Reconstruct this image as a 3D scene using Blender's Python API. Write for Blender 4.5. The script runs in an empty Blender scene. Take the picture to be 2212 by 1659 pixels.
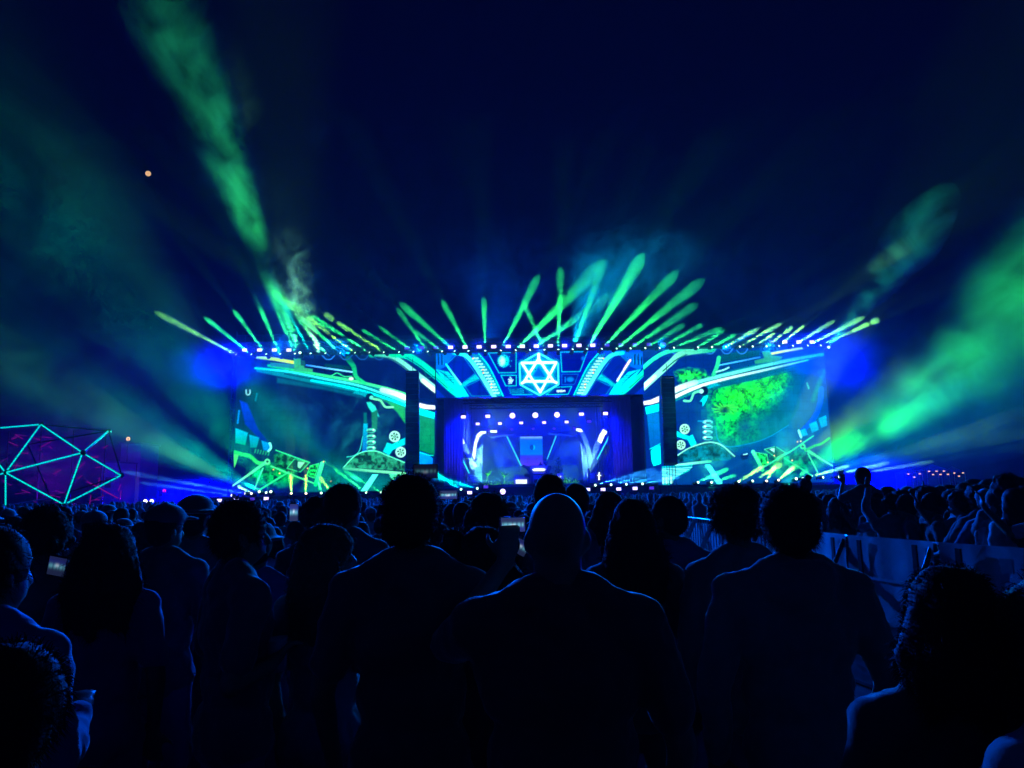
import bpy, bmesh, math, random
import numpy as np
from mathutils import Vector, Matrix, Euler

random.seed(7)
rng = np.random.default_rng(7)
sc = bpy.context.scene
COL = sc.collection

# ------------------------------------------------------------------ camera, world, exposure
cam = bpy.data.objects.new('camera', bpy.data.cameras.new('camera'))
COL.objects.link(cam)
sc.camera = cam
cam.data.sensor_width = 36.0
cam.data.lens = 26.7
cam.data.clip_start = 0.05
cam.data.clip_end = 4000
CAMZ = 1.85
F = 1106.0 / (18.0 / 26.7)
cam.matrix_world = (Matrix.Translation((0, 0, CAMZ)) @ Matrix.Rotation(math.pi / 2 + math.radians(8.3), 4, 'X')
                    @ Matrix.Rotation(math.radians(-1.0), 4, 'Z'))
CM = cam.matrix_world.copy()
CR = CM.to_3x3()
CRI = np.array(CR.inverted())

world = bpy.data.worlds.new('World')
sc.world = world
world.use_nodes = True
wn = world.node_tree
bg = wn.nodes['Background']
sky = wn.nodes.new('ShaderNodeTexSky')
sky.sky_type = 'NISHITA'
sky.sun_disc = False
sky.sun_elevation = math.radians(-5.0)
sky.sun_rotation = math.radians(180)
tint = wn.nodes.new('ShaderNodeMix'); tint.data_type = 'RGBA'; tint.blend_type = 'ADD'
tint.inputs[0].default_value = 1.0
dusk = wn.nodes.new('ShaderNodeVectorMath'); dusk.operation = 'SCALE'; dusk.inputs['Scale'].default_value = 0.25   # the dusk is all but gone
tint.inputs[7].default_value = (0.001, 0.002, 0.085, 1)       # deep night blue over the last trace of dusk
wn.links.new(sky.outputs[0], dusk.inputs[0]); wn.links.new(dusk.outputs[0], tint.inputs[6])
wn.links.new(tint.outputs[2], bg.inputs[0])
bg.inputs[1].default_value = 0.10

sc.view_settings.view_transform = 'Standard'
sc.view_settings.look = 'None'
sc.view_settings.gamma = 1.0
sc.view_settings.exposure = 0.0
sc.view_settings.use_curve_mapping = False
sc.cycles.use_denoising = True
sc.cycles.max_bounces = 3
sc.cycles.diffuse_bounces = 1
sc.cycles.glossy_bounces = 1
sc.cycles.use_adaptive_sampling = True
sc.cycles.adaptive_threshold = 0.045
sc.cycles.adaptive_min_samples = 20
sc.cycles.light_sampling_threshold = 0.03
sc.cycles.volume_bounces = 0
sc.cycles.transparent_max_bounces = 24
sc.cycles.sample_clamp_indirect = 2.0
sc.cycles.volume_step_rate = 1.0
sc.cycles.volume_max_steps = 96


def at(px, py, Y):
    """A point of the place: the spot at distance Y that the photograph (2212 x 1659) shows at px, py."""
    d = CR @ Vector(((px - 1106.0) / F, -(py - 829.5) / F, -1.0))
    return CM.translation + d * (Y / d.y)


def project(P):
    """World points (n,3) to photograph pixels (n,2), used to look a screen's picture up."""
    q = (np.asarray(P) - np.array(CM.translation)) @ CRI.T
    return np.stack([1106.0 + F * q[:, 0] / -q[:, 2], 829.5 - F * q[:, 1] / -q[:, 2]], 1)


def lin(c):
    c = np.asarray(c, float) / 255.0
    return np.where(c <= 0.04045, c / 12.92, ((c + 0.055) / 1.055) ** 2.4)


# ------------------------------------------------------------------ object helpers
def tag(o, label=None, cat=None, group=None, kind=None):
    if label: o['label'] = label
    if cat: o['category'] = cat
    if group: o['group'] = group
    if kind: o['kind'] = kind
    return o


def empty(name, loc=(0, 0, 0), rz=0.0):
    o = bpy.data.objects.new(name, None)
    COL.objects.link(o)
    o.location = loc
    o.rotation_euler = (0, 0, rz)
    return o


def link(name, me, mat=None, parent=None, loc=None):
    o = bpy.data.objects.new(name, me)
    COL.objects.link(o)
    if mat is not None and len(me.materials) == 0:
        me.materials.append(mat)
    if parent is not None:
        o.parent = parent
    if loc is not None:
        o.location = loc
    return o


class MB:
    """Collects boxes, bars, lathes and sheets into one mesh."""
    def __init__(self): self.v = []; self.f = []

    def add(self, vs, fs):
        b = len(self.v)
        self.v += [tuple(v) for v in vs]
        self.f += [tuple(i + b for i in f) for f in fs]
        return self

    def box(self, c, s, rot=None):
        c = Vector(c); h = Vector(s) * 0.5
        vs = []
        for x in (-1, 1):
            for y in (-1, 1):
                for z in (-1, 1):
                    p = Vector((x * h.x, y * h.y, z * h.z))
                    if rot is not None: p = rot @ p
                    vs.append(c + p)
        return self.add(vs, [(0, 1, 3, 2), (4, 6, 7, 5), (0, 4, 5, 1), (2, 3, 7, 6), (0, 2, 6, 4), (1, 5, 7, 3)])

    def tube(self, pts, rad, n=8, closed_caps=True):
        pts = [Vector(p) for p in pts]
        rads = rad if isinstance(rad, (list, tuple)) else [rad] * len(pts)
        vs, fs = [], []
        a = None
        for i, p in enumerate(pts):
            d = (pts[min(i + 1, len(pts) - 1)] - pts[max(i - 1, 0)]).normalized()
            if a is None:
                a = d.orthogonal().normalized()
            else:
                a = (a - d * a.dot(d))
                a = a.normalized() if a.length > 1e-6 else d.orthogonal().normalized()
            b = d.cross(a)
            for k in range(n):
                an = 2 * math.pi * k / n
                vs.append(p + (a * math.cos(an) + b * math.sin(an)) * rads[i])
        for i in range(len(pts) - 1):
            for k in range(n):
                fs.append((i * n + k, i * n + (k + 1) % n, (i + 1) * n + (k + 1) % n, (i + 1) * n + k))
        if closed_caps:
            fs.append(tuple(range(n))[::-1])
            fs.append(tuple((len(pts) - 1) * n + k for k in range(n)))
        return self.add(vs, fs)

    def prism(self, poly, thick, axis=1):
        """poly: world points of one face; pushed back by thick along +Y (axis 1)."""
        n = len(poly)
        off = Vector((0, thick, 0)) if axis == 1 else (Vector((thick, 0, 0)) if axis == 0 else Vector((0, 0, thick)))
        vs = [Vector(p) for p in poly] + [Vector(p) + off for p in poly]
        fs = [tuple(range(n)), tuple(range(2 * n - 1, n - 1, -1))]
        for k in range(n): fs.append((k, n + k, n + (k + 1) % n, (k + 1) % n))
        return self.add(vs, fs)

    def mesh(self, name, smooth=False):
        me = bpy.data.meshes.new(name)
        me.from_pydata(self.v, [], self.f)
        bm = bmesh.new(); bm.from_mesh(me)
        bmesh.ops.recalc_face_normals(bm, faces=bm.faces)
        bm.to_mesh(me); bm.free()
        if smooth:
            me.polygons.foreach_set('use_smooth', [True] * len(me.polygons))
        return me

    def build(self, name, mat=None, parent=None, smooth=False, loc=None):
        return link(name, self.mesh(name, smooth), mat, parent, loc)


# ------------------------------------------------------------------ materials
def mat_surface(name, col, rough=0.7, metal=0.0, noise=0.25, scale=12.0, bump=0.0, sheen=0.0):
    m = bpy.data.materials.new(name); m.use_nodes = True
    nt = m.node_tree; b = nt.nodes['Principled BSDF']
    b.inputs['Roughness'].default_value = rough
    b.inputs['Metallic'].default_value = metal
    if sheen:
        b.inputs['Sheen Weight'].default_value = sheen
        b.inputs['Sheen Roughness'].default_value = 0.4
    tc = nt.nodes.new('ShaderNodeTexCoord')
    n = nt.nodes.new('ShaderNodeTexNoise'); n.inputs['Scale'].default_value = scale; n.inputs['Detail'].default_value = 4
    nt.links.new(tc.outputs['Object'], n.inputs['Vector'])
    r = nt.nodes.new('ShaderNodeMix'); r.data_type = 'RGBA'
    c = np.array(col)
    r.inputs[6].default_value = (*(c * (1 - noise)), 1); r.inputs[7].default_value = (*np.minimum(c * (1 + noise), 1), 1)
    nt.links.new(n.outputs['Fac'], r.inputs[0]); nt.links.new(r.outputs[2], b.inputs['Base Color'])
    if bump:
        bp = nt.nodes.new('ShaderNodeBump'); bp.inputs['Strength'].default_value = bump; bp.inputs['Distance'].default_value = 0.02
        nt.links.new(n.outputs['Fac'], bp.inputs['Height']); nt.links.new(bp.outputs[0], b.inputs['Normal'])
    return m


def mat_emit(name, col, strength=1.0):
    m = bpy.data.materials.new(name); m.use_nodes = True
    nt = m.node_tree; nt.nodes.clear()
    o = nt.nodes.new('ShaderNodeOutputMaterial'); e = nt.nodes.new('ShaderNodeEmission')
    e.inputs[0].default_value = (*lin(col), 1); e.inputs[1].default_value = strength
    nt.links.new(e.outputs[0], o.inputs[0])
    m.cycles.emission_sampling = 'NONE'
    return m


def mat_screen(name, strength=1.0):
    m = bpy.data.materials.new(name); m.use_nodes = True
    nt = m.node_tree; nt.nodes.clear()
    o = nt.nodes.new('ShaderNodeOutputMaterial'); e = nt.nodes.new('ShaderNodeEmission')
    a = nt.nodes.new('ShaderNodeAttribute'); a.attribute_name = 'led'
    e.inputs[1].default_value = strength
    nt.links.new(a.outputs['Color'], e.inputs[0]); nt.links.new(e.outputs[0], o.inputs[0])
    m.cycles.emission_sampling = 'NONE'
    return m


def mat_smoke(name, dens, noise=None, lo=0.42, hi=0.68, detail=3.0, stretch=(1, 1, 1), aniso=0.0, fade=False, step=1.0, rough=.55):
    m = bpy.data.materials.new(name); m.use_nodes = True
    nt = m.node_tree; nt.nodes.clear()
    o = nt.nodes.new('ShaderNodeOutputMaterial'); v = nt.nodes.new('ShaderNodeVolumePrincipled')
    v.inputs['Density'].default_value = dens; v.inputs['Color'].default_value = (.92, .94, .96, 1)
    v.inputs['Anisotropy'].default_value = aniso
    nt.links.new(v.outputs[0], o.inputs['Volume'])
    m.cycles.volume_step_rate = step
    if noise:
        g = nt.nodes.new('ShaderNodeTexCoord'); mp = nt.nodes.new('ShaderNodeMapping')
        mp.inputs['Scale'].default_value = stretch
        t = nt.nodes.new('ShaderNodeTexNoise'); t.inputs['Scale'].default_value = noise
        t.inputs['Detail'].default_value = detail; t.inputs['Roughness'].default_value = rough; t.inputs['Distortion'].default_value = 1.2
        r = nt.nodes.new('ShaderNodeMapRange'); r.interpolation_type = 'SMOOTHSTEP'
        r.inputs[1].default_value = lo; r.inputs[2].default_value = hi; r.inputs[4].default_value = dens
        nt.links.new(g.outputs['Object'], mp.inputs[0]); nt.links.new(mp.outputs[0], t.inputs['Vector'])
        nt.links.new(t.outputs['Fac'], r.inputs[0]); nt.links.new(r.outputs[0], v.inputs['Density'])
    if fade:
        # 'fade' clouds: Generated runs 0..1 over the cloud's box
        # smoke thins out towards the edge of the cloud
        g = nt.nodes.new('ShaderNodeTexCoord'); mp = nt.nodes.new('ShaderNodeMapping')
        mp.inputs['Location'].default_value = (-1, -1, -1); mp.inputs['Scale'].default_value = (2, 2, 2)
        ln = nt.nodes.new('ShaderNodeVectorMath'); ln.operation = 'LENGTH'
        r2 = nt.nodes.new('ShaderNodeMapRange'); r2.interpolation_type = 'SMOOTHSTEP'
        r2.inputs[1].default_value = .95; r2.inputs[2].default_value = .1
        mu = nt.nodes.new('ShaderNodeMath'); mu.operation = 'MULTIPLY'; mu.inputs[1].default_value = dens
        nt.links.new(g.outputs['Generated'], mp.inputs[0]); nt.links.new(mp.outputs[0], ln.inputs[0])
        nt.links.new(ln.outputs['Value'], r2.inputs[0]); nt.links.new(r2.outputs[0], mu.inputs[0])
        if noise: nt.links.new(r.outputs[0], mu.inputs[1])
        nt.links.new(mu.outputs[0], v.inputs['Density'])
    return m


ORD = 'first second third fourth fifth sixth seventh eighth ninth tenth eleventh twelfth thirteenth fourteenth fifteenth sixteenth seventeenth eighteenth nineteenth twentieth'.split()
ORD += ['twenty-' + w for w in ORD[:9]] + ['thirtieth'] + ['thirty-' + w for w in ORD[:9]]


M = dict(
    asphalt=mat_surface('asphalt', (.05, .05, .052), .9, 0, .4, 3.0, .3),
    black_metal=mat_surface('black_metal', (.03, .03, .034), .45, .6, .3, 6),
    truss_metal=mat_surface('truss_metal', (.16, .16, .17), .4, .9, .2, 6),
    steel=mat_surface('galvanised_steel', (.45, .46, .48), .35, .9, .2, 20),
    black_cloth=mat_surface('black_drape', (.022, .022, .026), .9, 0, .4, 2),
    deck=mat_surface('stage_deck', (.06, .06, .065), .55, 0, .3, 4),
    set_paint=mat_surface('set_paint', (.45, .47, .46), .5, 0, .25, 1.5, .1),
    set_dark=mat_surface('set_dark', (.09, .10, .12), .5, 0, .3, 2.0, .1),
    wall_cloth=mat_surface('back_cloth', (.32, .32, .36), .9, 0, .3, .6, .1),
    leaf=mat_surface('stage_foliage', (.05, .12, .03), .5, 0, .5, 8),
    speaker=mat_surface('speaker_grille', (.03, .03, .032), .6, .2, .3, 30, .2),
    scrim=mat_surface('scrim_fabric', (.62, .66, .68), .85, 0, .25, 5, .35),
    sheet=mat_surface('painted_sheet', (.55, .58, .6), .6, 0, .2, 5, .2),
    plastic=mat_surface('black_plastic', (.02, .02, .022), .3, 0, .2, 10),
    cup=mat_surface('pale_plastic_cup', (.62, .64, .68), .35, 0, .15, 6),
    concrete=mat_surface('pale_wall', (.38, .36, .35), .9, 0, .3, .4, .2),
    tent=mat_surface('tent_canvas', (.55, .53, .5), .8, 0, .2, 1),
    lens_green=mat_emit('lens_green', (190, 255, 215), 4.0),
    lens_blue=mat_emit('lens_blue', (205, 185, 255), 3.0),
    lens_dim=mat_emit('lens_dim', (90, 60, 255), .8),
    lens_warm=mat_emit('lens_warm', (255, 190, 130), 1.5),
    lens_white=mat_emit('lens_white', (255, 245, 225), 3.0),
    lens_red=mat_emit('lens_red', (255, 30, 80), 1.5),
    led_cyan=mat_emit('led_cyan', (0, 235, 225), 1.0),
    led_white=mat_emit('led_white', (235, 255, 245), 2.4),
    led_teal=mat_emit('led_teal', (60, 245, 240), 1.3),
    led_magenta=mat_emit('led_magenta', (200, 20, 200), .34),
    led_purple=mat_emit('led_purple', (110, 20, 150), .5),
    screen=mat_screen('led_picture', 2.0),
    beam_smoke=mat_smoke('beam_smoke', .09, .42, .16, .72, 3, step=.5),
    moon=mat_emit('moonlight', (255, 196, 140), .8),
)


# ------------------------------------------------------------------ lamps
def spot(name, p, q, deg, watt, col, blend=.6, r=.12, parent=None):
    l = bpy.data.lights.new(name, 'SPOT')
    l.spot_size = math.radians(deg); l.energy = watt; l.color = col
    l.spot_blend = blend; l.shadow_soft_size = r
    o = bpy.data.objects.new(name, l); COL.objects.link(o)
    p = Vector(p); q = Vector(q)
    quat = (q - p).to_track_quat('-Z', 'Y')
    if parent is not None:
        o.parent = parent
        o.location = p - Vector(parent.location)
    else:
        o.location = p
    o.rotation_euler = quat.to_euler()
    return o


def smoke_cone(name, p, q, r0, r1, mat, parent=None, t0=0.0, t1=1.0, n=12, wob=0.0):
    """A closed body of smoke that fills a beam between t0 and t1 of the way from p to q."""
    p = Vector(p); q = Vector(q)
    d = q - p; L = d.length; d.normalize()
    a = d.orthogonal().normalized(); b = d.cross(a)
    ts = []
    if t0 <= 0.001: ts += [(0.0, 1.0)]
    else: ts += [(t0, .12), (t0 + (t1 - t0) * .08, .6), (t0 + (t1 - t0) * .25, 1.0)]
    for k in (.35, .52, .64): ts.append((t0 + (t1 - t0) * k, 1.0))
    ts += [(t0 + (t1 - t0) * .74, .96), (t0 + (t1 - t0) * .83, .84), (t0 + (t1 - t0) * .90, .66), (t0 + (t1 - t0) * .96, .4), (t1, .08)]
    vs, fs = [], []
    for t, s in ts:
        jit = 1 + random.uniform(-wob, wob)
        for k in range(n):
            an = 2 * math.pi * k / n
            vs.append(p + d * L * t + (a * math.cos(an) + b * math.sin(an)) * (r0 + (r1 - r0) * t) * s * jit)
    m = len(ts)
    for i in range(m - 1):
        for k in range(n): fs.append((i * n + k, i * n + (k + 1) % n, (i + 1) * n + (k + 1) % n, (i + 1) * n + k))
    fs.append(tuple(range(n))[::-1]); fs.append(tuple((m - 1) * n + k for k in range(n)))
    if parent is not None:
        vs = [v - Vector(parent.location) for v in vs]
    mb = MB().add(vs, fs)
    return mb.build(name, mat, parent)


def head_meshes():
    """Moving head lamp, lens end at the origin looking along +Z."""
    h = MB().tube([(0, 0, -.42), (0, 0, -.38), (0, 0, -.2), (0, 0, -.04), (0, 0, .0)], [.08, .13, .15, .14, .13], 12)
    y = MB().box((-.19, 0, -.25), (.05, .1, .34)).box((.19, 0, -.25), (.05, .1, .34)).box((0, 0, -.44), (.43, .12, .06))
    base = MB().box((0, 0, -.54), (.34, .26, .14))
    l = MB().tube([(0, 0, -.01), (0, 0, .012)], [.105, .10], 16)
    return h.mesh('lamp_head', True), y.mesh('lamp_yoke'), base.mesh('lamp_base'), l.mesh('lens')


HEAD, YOKE, BASE, LENS = head_meshes()
for _m, _k in ((HEAD, 'black_metal'), (YOKE, 'black_metal'), (BASE, 'black_metal')):
    _m.materials.append(M[_k])
LENSES = {}


def moving_head(p, q, lens='lens_green', group='moving head lamps', label='', size=1.0):
    p = Vector(p); q = Vector(q)
    root = empty('moving_head_lamp', p)
    tag(root, label, 'stage lamp', group)
    quat = (q - p).to_track_quat('Z', 'Y').to_euler()
    for nm, me in (('lamp_head', HEAD), ('lamp_yoke', YOKE), ('lamp_base', BASE)):
        o = link(nm, me, None, root); o.rotation_euler = quat; o.scale = (size,) * 3
    if lens not in LENSES:
        LENSES[lens] = LENS.copy(); LENSES[lens].materials.append(M[lens])
    o = link('lens', LENSES[lens], None, root); o.rotation_euler = quat; o.scale = (size,) * 3
    return root


def beam(root, q, deg, watt, col, segs=((0, 1),), mat=None, wide=1.2, wob=.04):
    """The lamp's own light and the smoke that its beam lights up."""
    p = Vector(root.location); q = Vector(q)
    L = (q - p).length
    d = (q - p).normalized()
    spot('lamp_light', p + d * .05, q, deg, watt, col, .7, .1, root)
    for a, b in segs:
        smoke_cone('lit_smoke', p + d * .06, q, .13, L * math.tan(math.radians(deg / 2)) * wide + .06,
                   mat or M['beam_smoke'], root, a, b, 12, wob)

# ================================================================== the setting
Y0 = 85.0            # distance of the screen wall
g = MB().add([(-400, -60, 0), (400, -60, 0), (400, 700, 0), (-400, 700, 0)], [(0, 1, 2, 3)]).build('ground', M['asphalt'])
tag(g, 'dark trodden ground under the whole crowd', None, None, 'structure')

bm = bmesh.new(); bmesh.ops.create_icosphere(bm, subdivisions=3, radius=3.3)
me = bpy.data.meshes.new('moon'); bm.to_mesh(me); bm.free()
mo = link('moon', me, M['moon'], None, at(320, 375, 900))
tag(mo, 'small warm glowing moon in the night sky above the green beams', 'moon')


# ------------------------------------------------------------------ drawing the LED pictures
class Canvas:
    """A grid of LED pixels on the wall; pictures are drawn into it with soft-edged shapes."""
    def __init__(self, p0, p1, p2, p3, step=.075):
        # p0..p3: wall corners (world x and z are taken from them)
        x0 = (p0.x + p3.x) / 2; x1 = (p1.x + p2.x) / 2
        z1 = (p0.z + p1.z) / 2; z0 = (p2.z + p3.z) / 2
        self.x0, self.x1, self.z0, self.z1, self.y = x0, x1, z0, z1, p0.y
        self.nx = int((x1 - x0) / step) + 1; self.nz = int((z1 - z0) / step) + 1
        xs = np.linspace(x0, x1, self.nx); zs = np.linspace(z0, z1, self.nz)
        X, Z = np.meshgrid(xs, zs)
        self.P3 = np.stack([X.ravel(), np.full(X.size, p0.y), Z.ravel()], 1)
        self.px = project(self.P3)
        self.c = np.zeros((X.size, 3))

    def base(self, col): self.c[:] = lin(col)

    def _mix(self, idx, a, col):
        col = np.asarray(col)
        self.c[idx] = self.c[idx] * (1 - a[:, None]) + col * a[:, None]

    def _near(self, pts, m):
        pts = np.asarray(pts)
        lo = pts.min(0) - m; hi = pts.max(0) + m
        return np.nonzero((self.px[:, 0] > lo[0]) & (self.px[:, 0] < hi[0]) & (self.px[:, 1] > lo[1]) & (self.px[:, 1] < hi[1]))[0]

    def line(self, pts, w, col, soft=1.0, col2=None, alpha=1.0, w2=None):
        pts = np.asarray(pts, float); soft = soft * 1.8
        idx = self._near(pts, max(w, w2 or 0) + soft * 3)
        if len(idx) == 0: return
        p = self.px[idx]
        best = np.full(len(idx), 1e9); tt = np.zeros(len(idx))
        seg = np.linalg.norm(np.diff(pts, axis=0), axis=1); cum = np.concatenate([[0], np.cumsum(seg)]); tot = cum[-1] + 1e-9
        for i in range(len(pts) - 1):
            a, b = pts[i], pts[i + 1]; ab = b - a
            t = np.clip(((p - a) @ ab) / (ab @ ab + 1e-9), 0, 1)
            d = np.linalg.norm(p - a - t[:, None] * ab, axis=1)
            m = d < best
            best[m] = d[m]; tt[m] = ((cum[i] + t * seg[i]) / tot)[m]
        ww = w if w2 is None else w + (w2 - w) * tt
        al = np.clip((ww / 2 - best) / soft + .5, 0, 1); al = al * al * (3 - 2 * al) * alpha
        c = lin(col)
        if col2 is not None: c = c[None] + (lin(col2) - c)[None] * tt[:, None]
        self._mix(idx, al, c)

    def curve(self, pts, *a, **k):
        pts = np.asarray(pts, float); out = []
        q = np.vstack([2 * pts[0] - pts[1], pts, 2 * pts[-1] - pts[-2]])
        for i in range(1, len(q) - 2):
            for t in np.linspace(0, 1, 7)[:-1]:
                p0, p1, p2, p3 = q[i - 1:i + 3]
                out.append(.5 * (2 * p1 + (p2 - p0) * t + (2 * p0 - 5 * p1 + 4 * p2 - p3) * t ** 2 + (3 * p1 - p0 - 3 * p2 + p3) * t ** 3))
        out.append(pts[-1])
        self.line(out, *a, **k)

    def poly(self, pts, col, soft=1.0, col2=None, dirv=(0, 1), alpha=1.0, tex=None, stroke=None, sw=1.5):
        pts = np.asarray(pts, float); soft = soft * 1.8
        idx = self._near(pts, soft * 3 + 1)
        if len(idx) == 0: return
        p = self.px[idx]; n = len(pts)
        inside = np.zeros(len(idx), bool); dist = np.full(len(idx), 1e9)
        for i in range(n):
            a, b = pts[i], pts[(i + 1) % n]; ab = b - a
            t = np.clip(((p - a) @ ab) / (ab @ ab + 1e-9), 0, 1)
            dist = np.minimum(dist, np.linalg.norm(p - a - t[:, None] * ab, axis=1))
            cr = (a[1] > p[:, 1]) != (b[1] > p[:, 1])
            with np.errstate(divide='ignore', invalid='ignore'):
                xx = (b[0] - a[0]) * (p[:, 1] - a[1]) / (b[1] - a[1]) + a[0]
            inside ^= cr & (p[:, 0] < xx)
        sd = np.where(inside, dist, -dist)
        al = np.clip(sd / soft + .5, 0, 1) * alpha
        c = np.repeat(lin(col)[None], len(idx), 0)
        if col2 is not None:
            dv = np.asarray(dirv, float); s = p @ dv; lo, hi = (pts @ dv).min(), (pts @ dv).max()
            u = np.clip((s - lo) / (hi - lo + 1e-9), 0, 1)[:, None]; c = c * (1 - u) + lin(col2)[None] * u
        if tex is not None:
            c = c * tex(p)[:, None]
        self._mix(idx, al, c)
        if stroke is not None:
            self.line(np.vstack([pts, pts[:1]]), sw, stroke)

    def ell(self, c, r, col, soft=1.0, alpha=1.0, tex=None):
        c = np.asarray(c, float); r = np.asarray(r if np.ndim(r) else (r, r), float); soft = soft * 1.5 if soft < 4 else soft
        idx = self._near([c - r, c + r], soft * 2)
        if len(idx) == 0: return
        p = self.px[idx]; q = np.linalg.norm((p - c) / r, axis=1)
        al = np.clip((1 - q) * r.min() / soft + .5, 0, 1) * alpha
        cc = np.repeat(lin(col)[None], len(idx), 0)
        if tex is not None: cc = cc * tex(p)[:, None]
        self._mix(idx, al, cc)

    def build(self, root, name='led_picture', back=.45):
        nx, nz = self.nx, self.nz
        # uneven picture, and the joints between the LED cabinets
        self.c *= (.72 + .34 * value_noise(self.px, 26, 61, 2) + .26 * value_noise(self.px, 4.5, 62, 3))[:, None]
        jx = np.abs(((self.P3[:, 0] - self.x0) % 1.0) - .5) > .46; jz = np.abs(((self.P3[:, 2] - self.z0) % 1.0) - .5) > .46
        self.c *= np.where(jx | jz, .84, 1.0)[:, None]
        me = bpy.data.meshes.new(name)
        i = np.arange(nx * nz).reshape(nz, nx)
        f = np.stack([i[:-1, :-1], i[:-1, 1:], i[1:, 1:], i[1:, :-1]], -1).reshape(-1, 4)
        me.vertices.add(nx * nz); me.vertices.foreach_set('co', self.P3.ravel())
        me.loops.add(f.size); me.loops.foreach_set('vertex_index', f.ravel().astype(np.int32))
        me.polygons.add(len(f)); me.polygons.foreach_set('loop_start', np.arange(0, f.size, 4, dtype=np.int32))
        me.update(calc_edges=True)
        at_ = me.attributes.new('led', 'FLOAT_COLOR', 'POINT')
        at_.data.foreach_set('color', np.concatenate([self.c, np.ones((len(self.c), 1))], 1).ravel())
        o = link(name, me, M['screen'], root)
        fr = MB(); cx, cz = (self.x0 + self.x1) / 2, (self.z0 + self.z1) / 2
        w, h = self.x1 - self.x0, self.z1 - self.z0
        fr.box((cx, self.y + .03 + back / 2, cz), (w + .1, back, h + .1))
        fr.build('screen_cabinet', M['black_metal'], root)
        return o


def value_noise(p, s, seed=0, octs=3):
    out = np.zeros(len(p)); amp = 1.0; tot = 0
    r = np.random.default_rng(seed)
    tab = r.random((64, 64))
    for o in range(octs):
        q = p / s * (2 ** o) + 17.3 * o
        i = np.floor(q).astype(int); f = q - i; f = f * f * (3 - 2 * f)
        g = lambda a, b: tab[(i[:, 1] + b) % 64, (i[:, 0] + a) % 64]
        v = (g(0, 0) * (1 - f[:, 0]) + g(1, 0) * f[:, 0]) * (1 - f[:, 1]) + (g(0, 1) * (1 - f[:, 0]) + g(1, 1) * f[:, 0]) * f[:, 1]
        out += v * amp; tot += amp; amp *= .55
    return out / tot


leafy = lambda s, sd, lo=.36, hi=.66: (lambda p: .12 + 1.3 * np.clip((value_noise(p, s, sd) - lo) / (hi - lo), 0, 1))
Z1 = lambda *q: [(466.3 + x * .26449, 630.8 + y * .26449) for x, y in q]
Z2 = lambda *q: [(877.7 + x * .26038, 713.1 + y * .26038) for x, y in q]
Z3 = lambda *q: [(1289.1 + x * .28518, 630.8 + y * .28518) for x, y in q]
Z8 = lambda *q: [(932.5 + x * .21078, 905.1 + y * .21078) for x, y in q]
K1, K2, K3 = .26449, .26038, .28518
WH, CY, BR, TE, GR, LG, BL, DK = (235, 255, 250), (0, 225, 230), (70, 255, 235), (0, 130, 150), (0, 185, 85), (70, 255, 150), (0, 80, 220), (2, 12, 48)


def rollers(C, Z, k, c, r):
    c = Z(c)[0]; r *= k
    C.ell(c, r + 1.2, (0, 30, 60)); C.ell(c, r, (165, 255, 220)); C.ell(c, r * .80, (10, 90, 90))
    C.ell(c, r * .74, (150, 250, 210))
    for i in range(6):
        a = i * math.pi / 3 + .3
        C.ell((c[0] + math.cos(a) * r * .52, c[1] + math.sin(a) * r * .52), r * .2, (0, 25, 50), .6)
    C.ell(c, r * .24, (0, 25, 55), .6); C.ell(c, r * .1, (120, 240, 200), .5)


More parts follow.
